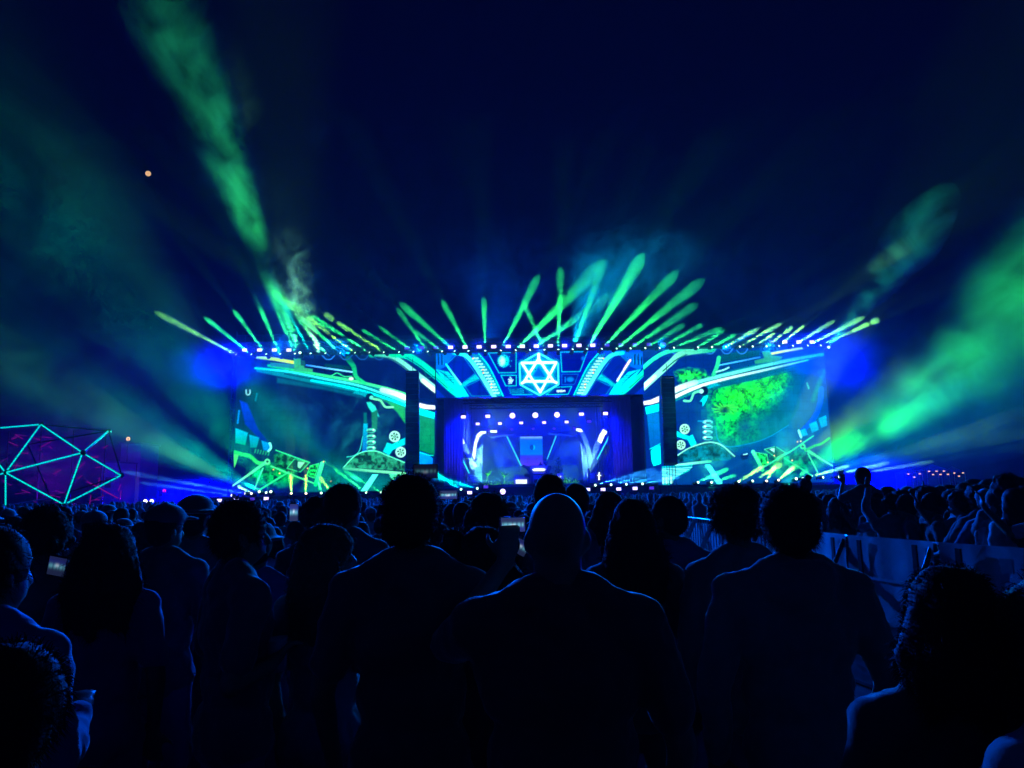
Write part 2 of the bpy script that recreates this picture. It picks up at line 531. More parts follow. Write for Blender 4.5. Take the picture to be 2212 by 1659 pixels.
def wing_left(C):
    C.base((1, 14, 58))
    # dim green and blue depths of the scene
    C.ell(Z1((420, 1130))[0], (70, 60), (0, 60, 70), 60, .8)
    C.line(Z1((300, 800), (620, 1100), (1050, 1430)), 34, (0, 80, 62), 34, alpha=.75)
    C.ell(Z1((1010, 1060))[0], (50, 60), (1, 8, 48), 45, .9)
    C.poly(Z1((860, 1400), (1060, 1440), (1540, 1540), (1540, 1660), (700, 1660)), (0, 120, 110), 14, alpha=.6)
    # slanting main rail
    C.poly(Z1((330, 610), (700, 640), (1000, 692), (1250, 742), (1420, 800), (1700, 880), (1700, 1010), (1550, 950), (1420, 900), (1200, 830), (900, 770), (600, 705), (330, 650)), (0, 112, 120), 1.5)
    C.poly(Z1((500, 700), (900, 775), (1200, 838), (1200, 870), (900, 800), (500, 740)), (0, 70, 88), 2.5)
    C.curve(Z1((320, 622), (600, 652), (900, 712), (1150, 760), (1350, 825), (1560, 905)), 15 * K1, (0, 200, 215), 1.0, BR)
    C.curve(Z1((430, 600), (800, 668), (1150, 732), (1400, 790), (1560, 838)), 22 * K1, (0, 165, 95), 1.0, (60, 230, 140))
    C.curve(Z1((560, 668), (860, 726), (1100, 775), (1300, 830), (1560, 930)), 9 * K1, (0, 40, 75), .8)
    C.curve(Z1((780, 722), (1050, 772), (1300, 838), (1560, 930)), 20 * K1, (0, 200, 215), 1.0, (0, 250, 240))
    C.curve(Z1((1360, 800), (1460, 828), (1560, 868)), 42 * K1, (160, 255, 200), 2.0, WH)
    C.poly(Z1((1300, 850), (1545, 940), (1545, 1070), (1480, 980), (1400, 900)), (20, 150, 70), 2)
    # machinery above the rail
    C.line(Z1((330, 530), (480, 548), (635, 575)), 24 * K1, (110, 190, 60), 1.2, (180, 235, 70))
    C.poly(Z1((445, 575), (640, 590), (640, 625), (445, 605)), (20, 110, 110), 1)
    C.poly(Z1((635, 540), (690, 545), (725, 620), (790, 630), (790, 655), (640, 640)), (36, 150, 92), 1)
    C.poly(Z1((690, 560), (725, 560), (730, 605), (695, 600)), (10, 70, 60), .8)
    C.line(Z1((740, 597), (920, 625), (1125, 655)), 11 * K1, (30, 120, 220), .8, (120, 230, 255))
    C.line(Z1((900, 600), (1080, 620)), 30 * K1, (0, 50, 60), 1)
    C.curve(Z1((880, 690), (940, 685), (990, 662), (1050, 690), (1110, 690)), 8 * K1, (40, 200, 120), .8)
    C.ell(Z1((1105, 708))[0], (18 * K1, 12 * K1), (200, 255, 220), 1.2)
    C.curve(Z1((1080, 545), (1125, 610), (1145, 690), (1215, 745)), 44 * K1, (0, 130, 80), 1.2, (20, 190, 110), w2=26 * K1)
    for x in (920, 1062, 1198, 1336, 1465):
        C.curve(Z1((x - 52, 515), (x - 25, 545), (x, 552), (x + 25, 545), (x + 52, 515)), 8 * K1, (30, 110, 190), .8)
    C.poly(Z1((960, 515), (1650, 515), (1650, 700), (1550, 720), (1380, 770), (1240, 730), (1160, 600)), (1, 14, 66), 3, alpha=.6)
    # the two curved bands that climb into the header
    C.curve(Z1((1270, 512), (1400, 520), (1500, 565), (1650, 680), (1790, 790), (1900, 880)), 46 * K1, (0, 150, 110), 1.2, (140, 255, 230))
    C.curve(Z1((1290, 530), (1420, 545), (1520, 600), (1660, 715), (1790, 815)), 10 * K1, (0, 50, 70), .8)
    C.line(Z1((1690, 722), (1780, 795), (1870, 862)), 36 * K1, (180, 255, 220), 1.5, WH)
    C.curve(Z1((1440, 505), (1560, 520), (1680, 590), (1830, 710), (1960, 810), (2080, 890)), 56 * K1, (0, 185, 125), 1.2, (0, 215, 190))
    C.curve(Z1((1560, 535), (1680, 612), (1830, 735), (1950, 830)), 8 * K1, (0, 70, 70), .8)
    C.curve(Z1((1700, 640), (1730, 700), (1790, 690), (1850, 740)), 5 * K1, (0, 90, 80), .8)
    # claw
    C.poly(Z1((1115, 825), (1160, 803), (1245, 822), (1235, 868), (1190, 842)), (0, 150, 160), 1)
    C.ell(Z1((1258, 862))[0], 36 * K1, (0, 10, 34), 1); C.ell(Z1((1270, 862))[0], 15 * K1, (90, 240, 190), 1)
    C.poly(Z1((1230, 900), (1262, 898), (1300, 930), (1335, 1022), (1272, 978), (1245, 940)), (30, 205, 180), 1)
    C.curve(Z1((1285, 872), (1345, 888), (1385, 938), (1446, 940)), 15 * K1, (110, 250, 160), .8)
    # piston and spring
    C.poly(Z1((1207, 985), (1232, 985), (1232, 1078), (1207, 1078)), (0, 84, 78), .8)
    C.poly(Z1((1205, 1075), (1240, 1075), (1236, 1310), (1195, 1310)), (0, 160, 190), 1, (0, 60, 160))
    C.poly(Z1((1272, 985), (1322, 960), (1318, 1120), (1275, 1120)), (14, 100, 60), 1)
    for y in (1132, 1182, 1228, 1276):
        C.ell(Z1((1268, y))[0], (38 * K1, 19 * K1), (70, 200, 160), .8); C.ell(Z1((1262, y + 6))[0], (26 * K1, 8 * K1), (0, 40, 60), .7)
        C.ell(Z1((1288, y - 6))[0], (9 * K1, 6 * K1), (200, 255, 230), .7)
    # foot mound with moss
    C.poly(Z1((1045, 1432), (1130, 1340), (1215, 1303), (1310, 1300), (1400, 1335), (1540, 1390), (1540, 1460)), (24, 120, 80), 1, tex=leafy(7, 4))
    C.curve(Z1((1042, 1434), (1130, 1342), (1215, 1303), (1310, 1300), (1400, 1335), (1540, 1392)), 7 * K1, (90, 250, 190), .8)
    C.curve(Z1((1070, 1348), (1130, 1335), (1175, 1290), (1200, 1180)), 6 * K1, (40, 200, 180), .8)
    rollers(C, Z1, K1, (1460, 1180), 44); rollers(C, Z1, K1, (1510, 1308), 42)
    C.poly(Z1((1365, 1302), (1398, 1230), (1440, 1242), (1545, 1190), (1545, 1246), (1442, 1292), (1415, 1336)), (0, 195, 200), 1)
    # bottom strip, louvre, slab
    C.line(Z1((1045, 1440), (1280, 1462), (1545, 1482)), 20 * K1, (40, 150, 110), 1, (110, 240, 170))
    for i in range(4): C.line(Z1((1420 + i * 6, 1490 + i * 13), (1545, 1494 + i * 13)), 8 * K1, (70, 240, 170), .7)
    C.poly(Z1((1280, 1490), (1325, 1490), (1212, 1660), (1160, 1660)), (70, 255, 225), 1)
    # jointed limb at the outer edge
    C.poly(Z1((195, 885), (255, 910), (345, 1120), (440, 1235), (380, 1225), (240, 1080)), (0, 55, 185), 2, (0, 30, 110))
    C.poly(Z1((160, 1112), (262, 1150), (240, 1250), (160, 1232)), (0, 165, 205), 1, (0, 130, 90))
    C.poly(Z1((272, 1165), (355, 1190), (332, 1272), (282, 1272)), (0, 150, 185), 1, (0, 120, 110))
    C.poly(Z1((372, 1213), (455, 1238), (440, 1302), (388, 1290)), (0, 140, 190), 1, (0, 110, 190))
    C.curve(Z1((440, 1235), (450, 1270), (430, 1300)), 16 * K1, (110, 255, 220), 1)
    C.curve(Z1((247, 800), (250, 832), (264, 840), (278, 828), (278, 800)), 10 * K1, (110, 190, 190), 1)
    C.line(Z1((335, 830), (325, 885)), 14 * K1, (0, 110, 110), 1.2)
    C.line(Z1((190, 970), (178, 1070)), 14 * K1, (0, 120, 190), 1.2)
    C.curve(Z1((155, 1308), (210, 1325), (280, 1342), (345, 1395), (430, 1400)), 30 * K1, (20, 170, 70), 1, (40, 210, 100))
    C.poly(Z1((145, 1320), (185, 1330), (165, 1400), (150, 1435)), (60, 200, 90), 1)
    for i in range(6): C.line(Z1((325 + i * 22, 1285 + i * 4), (318 + i * 22, 1312 + i * 4)), 9 * K1, (20, 140, 90), .8)
    # crane arms, truss and mossy boxes
    C.ell(Z1((470, 1500))[0], (46, 22), (0, 150, 60), 18, .9, leafy(9, 2))
    C.poly(Z1((480, 1330), (560, 1310), (740, 1390), (640, 1480), (480, 1420)), (10, 120, 60), 3, tex=leafy(8, 9))
    C.line(Z1((425, 1378), (270, 1490), (105, 1605)), 26 * K1, (40, 220, 120), .9, (110, 230, 190), w2=9 * K1)
    C.line(Z1((592, 1472), (480, 1540), (362, 1612)), 14 * K1, (30, 200, 110), .8)
    C.line(Z1((384, 1440), (350, 1520), (318, 1605)), 10 * K1, (60, 220, 150), .8)
    C.line(Z1((490, 1292), (620, 1340), (765, 1392)), 9 * K1, (40, 210, 130), .8)
    C.line(Z1((450, 1422), (640, 1500), (825, 1572)), 10 * K1, (60, 230, 130), .8)
    C.poly(Z1((640, 1365), (765, 1392), (690, 1470), (580, 1440)), (8, 70, 50), 1, stroke=(40, 210, 120), sw=1.3)
    C.poly(Z1((672, 1385), (725, 1392), (688, 1440), (668, 1430)), (120, 240, 170), 1)
    C.line(Z1((655, 1370), (672, 1470)), 10 * K1, (4, 50, 40), .8)
    C.poly(Z1((770, 1420), (842, 1400), (806, 1520), (742, 1498)), (10, 190, 70), 1, tex=leafy(4, 3), stroke=(50, 230, 120), sw=1.2)
    C.line(Z1((868, 1402), (845, 1480), (815, 1572)), 32 * K1, (60, 255, 160), 1, (0, 210, 110))
    C.ell(Z1((420, 1385))[0], 22 * K1, (90, 250, 150), 1); C.ell(Z1((420, 1385))[0], 12 * K1, (5, 70, 50), 1)
    C.line(Z1((905, 1405), (985, 1440), (985, 1480)), 12 * K1, (10, 110, 80), 1)
    for x, y in ((735, 1495), (750, 1440), (880, 1385), (470, 1450), (520, 1480), (940, 1545)): C.ell(Z1((x, y))[0], 5 * K1, (255, 200, 110), .8)
    C.poly(Z1((900, 1480), (1010, 1500), (1010, 1660), (930, 1660)), (0, 120, 80), 8, alpha=.5, tex=leafy(9, 12))
    # inner pillar panel beside the opening
    C.poly(Z1((1655, 860), (1800, 880), (1800, 1440), (1655, 1440)), (0, 18, 70), 1)
    C.poly(Z1((1655, 1000), (1785, 1035), (1785, 1330), (1655, 1290)), (10, 130, 80), 1, (0, 110, 60), tex=lambda p: .75 + .5 * value_noise(p, 9, 5))
    C.poly(Z1((1655, 945), (1788, 985), (1785, 1036), (1655, 1002)), (0, 235, 225), 1)
    C.poly(Z1((1655, 905), (1720, 922), (1797, 930), (1797, 958), (1720, 955), (1655, 940)), WH, 1.2)
    C.poly(Z1((1655, 1300), (1735, 1325), (1772, 1362), (1768, 1440), (1655, 1440)), (0, 150, 245), 1, (0, 100, 230))
    C.line(Z1((1662, 1310), (1735, 1332), (1775, 1335)), 6 * K1, (0, 230, 180), .8)
    C.line(Z1((1655, 760), (1655, 1450)), 10 * K1, (0, 60, 90), .8)


def wing_right(C):
    C.base((0, 34, 110))
    C.ell(Z3((1300, 900))[0], (110, 95), (0, 90, 130), 90, .9)  # teal haze over the wing, put into the picture's own colour
    C.poly(Z3((600, 1240), (1700, 1000), (1800, 1480), (560, 1480)), (0, 62, 120), 24, alpha=.6)
    # window onto the jungle
    win = Z3((868, 800), (880, 755), (930, 722), (1150, 672), (1400, 615), (1500, 598), (1545, 640), (1552, 760), (1530, 880), (1450, 1010), (1300, 1100), (1150, 1150), (990, 1172), (920, 1120), (900, 1020))
    C.poly(win, (0, 70, 96), 2, (0, 96, 100), (0, 1))
    jun = Z3((872, 800), (884, 760), (930, 728), (1150, 676), (1400, 620), (1430, 690), (1330, 830), (1160, 960), (1180, 1080), (1000, 1168), (924, 1110), (902, 1010))
    C.poly(jun, (10, 225, 30), 26, (0, 150, 60), (.35, .9), tex=lambda p: .10 + 1.25 * np.clip((.55 * value_noise(p, 11, 21, 2) + .45 * value_noise(p, 3.2, 23, 2) - .30) / .36, 0, 1) ** 1.4)
    C.poly(Z3((1000, 760), (1400, 625), (1380, 720), (1180, 860), (1040, 840)), (40, 255, 40), 24, alpha=.7, tex=lambda p: .2 + 1.3 * np.clip((.5 * value_noise(p, 9, 22, 2) + .5 * value_noise(p, 2.6, 24, 2) - .34) / .34, 0, 1) ** 1.5)
    C.ell(Z3((1110, 1010))[0], (14, 22), (0, 40, 80), 14, .8)
    cx, cy = Z3((972, 885))[0]
    for i in range(15):
        a = i * 2 * math.pi / 15 + .15; r = 20 + 9 * math.cos(2 * a)
        C.curve([(cx + 2 * math.cos(a), cy + 2 * math.sin(a)), (cx + r * .55 * math.cos(a), cy + r * .5 * math.sin(a)), (cx + r * math.cos(a + .12), cy + r * .75 * math.sin(a + .12))], 4.2, (4, 90, 20), .8, (70, 255, 60), w2=1.2)
    C.ell((cx - 2, cy + 5), (9, 4), (0, 50, 40), 3)
    C.curve(win[:6], 5 * K3, (0, 40, 70), 1.0); C.curve(win[9:15], 6 * K3, (0, 130, 170), 1.2)
    C.curve(Z3((1395, 560), (1500, 580), (1560, 660), (1560, 800)), 60 * K3, (0, 70, 110), 5, alpha=.7)
    # rail
    C.poly(Z3((540, 750), (750, 668), (900, 625), (1100, 575), (1400, 508), (1700, 462), (1700, 490), (1400, 560), (1100, 640), (920, 695), (760, 760), (540, 850)), (0, 118, 130), 1.5)
    C.poly(Z3((900, 690), (1200, 615), (1500, 540), (1500, 585), (1200, 665), (900, 730)), (0, 84, 110), 3)
    C.curve(Z3((540, 770), (740, 690), (900, 645), (1100, 598), (1400, 530), (1710, 474)), 24 * K3, (110, 255, 235), 1.0, (0, 150, 130))
    C.curve(Z3((540, 800), (740, 720), (900, 672), (1100, 615), (1400, 545), (1690, 488)), 7 * K3, (0, 40, 90), .8)
    C.curve(Z3((540, 818), (750, 724), (950, 664), (1300, 585), (1600, 515)), 26 * K3, WH, 1.0, (0, 190, 190), w2=10 * K3)
    C.curve(Z3((540, 768), (640, 722), (745, 684)), 42 * K3, WH, 2.0, (150, 255, 225))
    C.line(Z3((1310, 470), (1420, 448), (1560, 424)), 16 * K3, (190, 235, 80), 1, (120, 190, 90))
    C.poly(Z3((1195, 520), (1270, 500), (1250, 450), (1310, 445), (1330, 480), (1410, 490), (1380, 520), (1200, 545)), (30, 140, 95), 1)
    C.line(Z3((925, 555), (1080, 525), (1235, 494)), 10 * K3, (60, 190, 240), .8, (30, 120, 220))
    C.poly(Z3((920, 480), (1060, 455), (1240, 440), (1230, 480), (1060, 515), (930, 535)), (0, 64, 84), 1.5, tex=lambda p: .8 + .5 * (np.sin(p[:, 0] * 2.4) > 0))
    C.curve(Z3((925, 498), (912, 560), (885, 625)), 30 * K3, (30, 190, 130), 1)
    C.curve(Z3((905, 605), (960, 590), (1000, 572)), 10 * K3, (130, 255, 220), .8)
    # bush behind the rail
    C.poly(Z3((600, 610), (690, 588), (800, 600), (850, 640), (640, 690)), (20, 200, 60), 8, tex=leafy(6, 30))
    for x in (600, 720, 860, 985, 1100):
        C.curve(Z3((x - 45, 432), (x - 22, 462), (x, 468), (x + 22, 460), (x + 45, 430)), 7 * K3, (30, 110, 190), .8)
    # climbing bands
    C.curve(Z3((110, 790), (300, 622), (430, 508), (560, 446), (780, 432)), 30 * K3, (0, 220, 200), 1, (40, 200, 130))
    C.curve(Z3((120, 800), (300, 640), (440, 520)), 7 * K3, (0, 70, 90), .8)
    C.curve(Z3((270, 800), (420, 662), (560, 535), (650, 466), (880, 432)), 44 * K3, (140, 255, 225), 1.2, (0, 170, 120))
    C.curve(Z3((500, 600), (600, 515), (680, 475)), 10 * K3, (0, 80, 80), .8)
    C.line(Z3((290, 775), (440, 640)), 30 * K3, WH, 1.5, (170, 255, 230))
    # claw and piston
    C.poly(Z3((838, 735), (850, 700), (905, 690), (940, 705), (880, 722)), (0, 150, 175), 1)
    C.ell(Z3((812, 748))[0], 34 * K3, (0, 14, 50), 1); C.ell(Z3((792, 752))[0], 16 * K3, (150, 255, 230), 1)
    C.curve(Z3((775, 752), (735, 768), (710, 822), (662, 824)), 15 * K3, (90, 240, 170), .8)
    C.poly(Z3((842, 782), (812, 790), (780, 830), (768, 892), (808, 860), (832, 820)), (0, 215, 225), 1)
    C.poly(Z3((745, 830), (800, 830), (800, 1110), (760, 1110)), (0, 40, 110), 1)
    C.poly(Z3((790, 890), (835, 890), (835, 970), (790, 970)), (0, 90, 120), 1, (0, 50, 110))
    for y in (985, 1022, 1062, 1105):
        C.ell(Z3((840, y))[0], (38 * K3, 17 * K3), (80, 210, 200), .8); C.ell(Z3((846, y + 6))[0], (24 * K3, 7 * K3), (0, 40, 90), .7)
        C.ell(Z3((822, y - 5))[0], (10 * K3, 6 * K3), (210, 255, 245), .7)
    C.line(Z3((765, 978), (830, 978)), 6 * K3, (0, 150, 200), .7)
    C.poly(Z3((600, 1245), (700, 1182), (830, 1142), (900, 1145), (1045, 1245), (1000, 1275), (620, 1290)), (0, 90, 110), 1, tex=leafy(8, 33, .3, .7))
    C.curve(Z3((600, 1245), (700, 1182), (830, 1140), (900, 1143), (960, 1170), (1045, 1246)), 7 * K3, (130, 250, 200), .8)
    rollers(C, Z3, K3, (666, 1038), 37); rollers(C, Z3, K3, (636, 1158), 35)
    C.poly(Z3((560, 1030), (640, 1070), (700, 1092), (726, 1080), (757, 1150), (716, 1176), (690, 1122), (560, 1080)), (0, 205, 215), 1)
    # bottom strip, louvre, dots, slab
    C.line(Z3((600, 1312), (720, 1298), (862, 1282)), 16 * K3, (120, 250, 210), 1, (60, 190, 140))
    C.poly(Z3((415, 1330), (725, 1310), (700, 1352), (600, 1400), (540, 1470), (415, 1470)), (0, 150, 170), 1, stroke=(0, 220, 220), sw=1)
    for i in range(8): C.line(Z3((425, 1345 + i * 13), (720 - i * 22, 1330 + i * 13)), 4.5 * K3, (120, 255, 240), .6)
    for i in range(4):
        for j in range(2): C.ell(Z3((466 + i * 33, 1417 + j * 27 - i * 2))[0], 12 * K3, (150, 255, 235), .8)
    C.poly(Z3((818, 1310), (856, 1304), (950, 1440), (946, 1462), (914, 1456)), (60, 255, 235), 1)
    # limb, arms, truss
    C.curve(Z3((1700, 735), (1690, 850), (1640, 960), (1560, 1050)), 42 * K3, (0, 80, 190), 2, (0, 70, 180))
    C.curve(Z3((1720, 600), (1660, 760), (1640, 820)), 30 * K3, (0, 120, 110), 5, alpha=.7)
    C.ell(Z3((1690, 610))[0], 20 * K3, (0, 70, 130), 3); C.line(Z3((1592, 690), (1606, 730)), 12 * K3, (60, 170, 150), 1.2)
    for q in (((1525, 1058), (1578, 1032), (1600, 1082), (1546, 1100)), ((1608, 1000), (1664, 978), (1682, 1042), (1630, 1068)), ((1680, 958), (1736, 934), (1746, 1010), (1700, 1030))):
        C.poly(Z3(*q), (0, 165, 215), 1, (0, 130, 170))
    C.line(Z3((1530, 1050), (1548, 1100)), 14 * K3, (120, 255, 235), 1)
    C.ell(Z3((1450, 1290))[0], (64, 26), (0, 140, 70), 20, .8, leafy(10, 40))
    C.poly(Z3((1205, 1215), (1290, 1230), (1300, 1310), (1255, 1330)), (10, 190, 70), 1, tex=leafy(4, 41), stroke=(60, 230, 140), sw=1.1)
    C.line(Z3((1184, 1210), (1220, 1275), (1256, 1348)), 26 * K3, (70, 255, 170), 1, (30, 220, 120))
    C.poly(Z3((1270, 1192), (1355, 1170), (1432, 1218), (1360, 1255)), (8, 90, 80), 1, stroke=(60, 220, 150), sw=1.2)
    C.line(Z3((1355, 1172), (1358, 1252)), 10 * K3, (4, 60, 60), .8); C.poly(Z3((1310, 1190), (1345, 1182), (1345, 1215)), (150, 250, 220), .8)
    C.line(Z3((1640, 1090), (1480, 1200), (1230, 1345)), 11 * K3, (40, 200, 140), .8)
    C.line(Z3((1580, 1190), (1700, 1265), (1805, 1328)), 22 * K3, (50, 220, 120), .9, (90, 220, 180), w2=8 * K3)
    C.line(Z3((1600, 1225), (1640, 1300), (1676, 1372)), 9 * K3, (60, 220, 150), .8)
    C.line(Z3((1420, 1258), (1520, 1320), (1625, 1388)), 11 * K3, (30, 190, 120), .8)
    C.curve(Z3((1760, 1108), (1700, 1150), (1650, 1165), (1580, 1200)), 18 * K3, (20, 170, 90), 1)
    C.ell(Z3((1560, 1170))[0], 20 * K3, (60, 230, 140), 1); C.ell(Z3((1560, 1170))[0], 10 * K3, (0, 60, 60), 1)
    C.poly(Z3((1088, 1232), (1150, 1222), (1148, 1262), (1098, 1278)), (0, 30, 80), 1); C.line(Z3((1112, 1232), (1140, 1226)), 6 * K3, (150, 255, 230), .7)
    for x, y in ((1297, 1290), (1345, 1240), (1520, 1135), (1545, 1130), (1480, 1275)): C.ell(Z3((x, y))[0], 5 * K3, (255, 210, 120), .8)
    # inner pillar panel
    C.poly(Z3((350, 800), (470, 780), (500, 1480), (400, 1480)), (0, 30, 110), 1)
    C.poly(Z3((380, 925), (470, 905), (482, 1150), (404, 1185)), (0, 105, 175), 1, (0, 80, 160))
    C.poly(Z3((368, 872), (470, 846), (470, 902), (376, 926)), (0, 240, 235), 1)
    C.poly(Z3((353, 830), (410, 818), (470, 790), (470, 832), (410, 850), (358, 855)), WH, 1.2)
    C.curve(Z3((402, 1190), (440, 1170), (480, 1150)), 6 * K3, (0, 220, 210), .8)
    C.poly(Z3((410, 1205), (430, 1180), (480, 1160), (486, 1300), (432, 1318), (416, 1280)), (0, 250, 240), 1)


GLY = {'S': [[(1, 1), (0, 1), (0, .5), (1, .5), (1, 0), (0, 0)]], 'A': [[(0, 0), (0, .6), (.5, 1), (1, .6), (1, 0)], [(0, .4), (1, .4)]],
       'G': [[(1, 1), (0, 1), (0, 0), (1, 0), (1, .5), (.5, .5)]]}


def write(C, s, x, y, w, h, gap, lw, col, Z, k, slope=0.0):
    for i, ch in enumerate(s):
        for st in GLY[ch]:
            pts = [(x + i * (w + gap) + u * w, y - v * h + slope * i) for u, v in st]
            C.line(Z(*pts), lw * k, col, .5)


def header(C):
    C.base((0, 34, 150))
    C.poly(Z2((230, 160), (2000, 150), (2000, 230), (230, 230)), (0, 62, 190), 3)
    C.poly(Z2((560, 180), (1640, 165), (1480, 560), (760, 560)), (0, 16, 150), 2)
    # dark plates with slots near the top corners
    for S in (1, -1):
        X = (lambda x: x) if S == 1 else (lambda x: 2190 - x)
        C.poly(Z2((X(195), 190), (X(400), 185), (X(330), 300), (X(265), 330), (X(190), 290)), (0, 90, 200), 1)
        for i in range(3): C.line(Z2((X(238 + i * 28), 200 + (i == 0) * 25), (X(240 + i * 28), 285)), 12 * K2, (0, 10, 70), .8)
        for i in range(3): C.line(Z2((X(246 + i * 28), 200 + (i == 0) * 25), (X(248 + i * 28), 285)), 3 * K2, (0, 160, 220), .5)
        # teal wedge with cables
        C.poly(Z2((X(245), 325), (X(345), 345), (X(460), 450), (X(520), 552), (X(400), 552)), (0, 190, 205), 1, (0, 215, 200))
        for i in range(5):
            C.curve(Z2((X(265 + i * 12), 335 + i * 6), (X(330 + i * 14), 375 + i * 16), (X(400), 370 + i * 22)), 3.5 * K2, (0, 60, 120), .6)
        # hatched plates
        def hatch(p):
            u = (p[:, 0] - 877.7) / K2; v = (p[:, 1] - 713.1) / K2
            u = u if S == 1 else 2190 - u
            return .55 + .9 * ((((u * .72 - v * .69) / 15) % 1) < .45)
        C.poly(Z2((X(418), 205), (X(470), 215), (X(572), 358), (X(455), 448), (X(332), 285)), (0, 26, 140), 1, tex=hatch, stroke=(0, 150, 200), sw=.8)
        C.poly(Z2((X(488), 470), (X(612), 412), (X(700), 545), (X(545), 548)), (0, 26, 140), 1, tex=hatch, stroke=(0, 150, 200), sw=.8)
        C.poly(Z2((X(455), 452), (X(575), 365), (X(610), 405), (X(520), 440), (X(480), 470)), (0, 170, 180), 1)
        # cyan curved strip and the stair of bulbs
        C.curve(Z2((X(395), 188), (X(480), 205), (X(545), 262), (X(630), 390), (X(735), 560)), 34 * K2, (0, 200, 205), 1, (90, 255, 235))
        C.poly(Z2((X(535), 192), (X(600), 205), (X(680), 300), (X(800), 545), (X(745), 548), (X(640), 380), (X(575), 262)), (0, 110, 160), 1, (0, 140, 160))
        C.curve(Z2((X(600), 195), (X(690), 310), (X(805), 550)), 10 * K2, (0, 215, 215), .8)
        for i in range(13):
            t = i / 12
            x = 572 + 172 * t + 14 * math.sin(t * 3); y = 235 + 288 * t
            C.line(Z2((X(x - 22), y + 10), (X(x + 26), y + 8)), 4 * K2, (0, 170, 190), .6)
            for j in range(4):
                warm = (i + j) % 5 == 0 and j < 2
                C.ell(Z2((X(x - 18 + j * 13), y - (j % 2) * 2))[0], 6.5 * K2, (255, 190, 110) if warm else (150, 255, 230), .7)
        # side rails that come up from the wings
        C.curve(Z2((X(-40), 195), (X(90), 232), (X(240), 372), (X(440), 570)), 42 * K2, (0, 200, 130), 1.2, (0, 215, 190))
        C.curve(Z2((X(40), 235), (X(200), 355), (X(340), 480)), 6 * K2, (0, 80, 90), .7)
        C.poly(Z2((X(150), 330), (X(300), 470), (X(420), 560), (X(330), 560), (X(230), 470), (X(140), 380)), (0, 20, 100), 1.5)
    C.line(Z2((330, 283), (385, 360), (452, 450)), 13 * K2, (0, 225, 225), 1, (90, 255, 240))
    C.line(Z2((1856, 250), (1808, 325)), 17 * K2, (255, 235, 215), 1); C.line(Z2((1800, 340), (1750, 420)), 15 * K2, (210, 255, 250), 1)
    # framed instrument panels
    pan = [((680, 190), (912, 185), (910, 352), (768, 354)), ((785, 375), (912, 375), (912, 462), (825, 462)),
           ((1280, 182), (1502, 178), (1440, 344), (1290, 346)), ((1290, 366), (1426, 366), (1395, 450), (1290, 452)),
           ((1160, 536), (1228, 476), (1372, 468), (1342, 532)), ((845, 480), (990, 485), (1045, 535), (880, 542))]
    for i, q in enumerate(pan):
        C.poly(Z2(*q), (0, 8, 120), 1, stroke=(0, 200, 215) if i not in (3, 5) else (0, 110, 200), sw=1.5 if i not in (3, 5) else .9)
    C.ell(Z2((805, 255))[0], (46 * K2, 50 * K2), (0, 190, 200), 5, tex=leafy(3, 50, .2, .6)); C.ell(Z2((795, 258))[0], (22 * K2, 34 * K2), (150, 255, 240), 3)
    for i in range(14):
        a = i * .9; r = 34 + (i * 37 % 40)
        C.ell(Z2((820 + r * math.cos(a), 255 + r * .8 * math.sin(a)))[0], 5 * K2, (0, 150, 200), 1)
    for i in range(16):
        C.ell(Z2((865 + 24 * math.cos(i * 2.4) * (i / 16), 420 + 30 * math.sin(i * 2.4) * (i / 16)))[0], 5 * K2, (170, 255, 250), .8)
    C.ell(Z2((1360, 408))[0], (26 * K2, 18 * K2), (0, 120, 220), 3); C.line(Z2((1318, 390), (1318, 430)), 8 * K2, (0, 110, 210), .8)
    C.ell(Z2((1465, 235))[0], (12 * K2, 16 * K2), (0, 90, 210), 3)
    for i in range(4): C.curve(Z2((860, 492 + i * 11), (910, 498 + i * 9), (950, 490 + i * 11), (975, 500 + i * 8)), 4 * K2, (0, 150, 190), .6)
    C.line(Z2((880, 536), (1050, 534)), 5 * K2, (0, 190, 200), .6)
    write(C, 'SAGA', 1248, 514, 13, 16, 5, 4.2, (190, 255, 250), Z2, K2, -.5)
    # glowing hexagon emblem
    hx = Z2((1097, 190), (1260, 280), (1262, 450), (1108, 541), (946, 452), (940, 280))
    cx, cy = Z2((1101, 365))[0]
    C.poly(hx, (0, 60, 165), 1); C.ell((cx, cy), (36, 40), (0, 130, 190), 26, .8)
    C.line(hx + hx[:1], 14 * K2, (0, 150, 190), 2.0); C.line(hx + hx[:1], 11 * K2, (60, 250, 235), 1.0)
    up = Z2((1098, 238), (1222, 425), (978, 425)); dn = Z2((958, 272), (1244, 268), (1112, 515))
    for t in (up, dn): C.line(t + t[:1], 36 * K2, (0, 205, 215), 6, alpha=.75)
    C.line(Z2((1098, 200), (1098, 250)), 20 * K2, WH, 1.5); C.line(Z2((960, 440), (1000, 418)), 18 * K2, WH, 1.5); C.line(Z2((1245, 436), (1205, 418)), 18 * K2, WH, 1.5)
    for t in (up, dn): C.line(t + t[:1], 17 * K2, WH, 1.2)
    C.poly(Z2((1098, 310), (1150, 385), (1048, 385)), (0, 70, 170), 2.5); C.poly(Z2((1080, 452), (1140, 452), (1110, 470)), (0, 90, 190), 2)


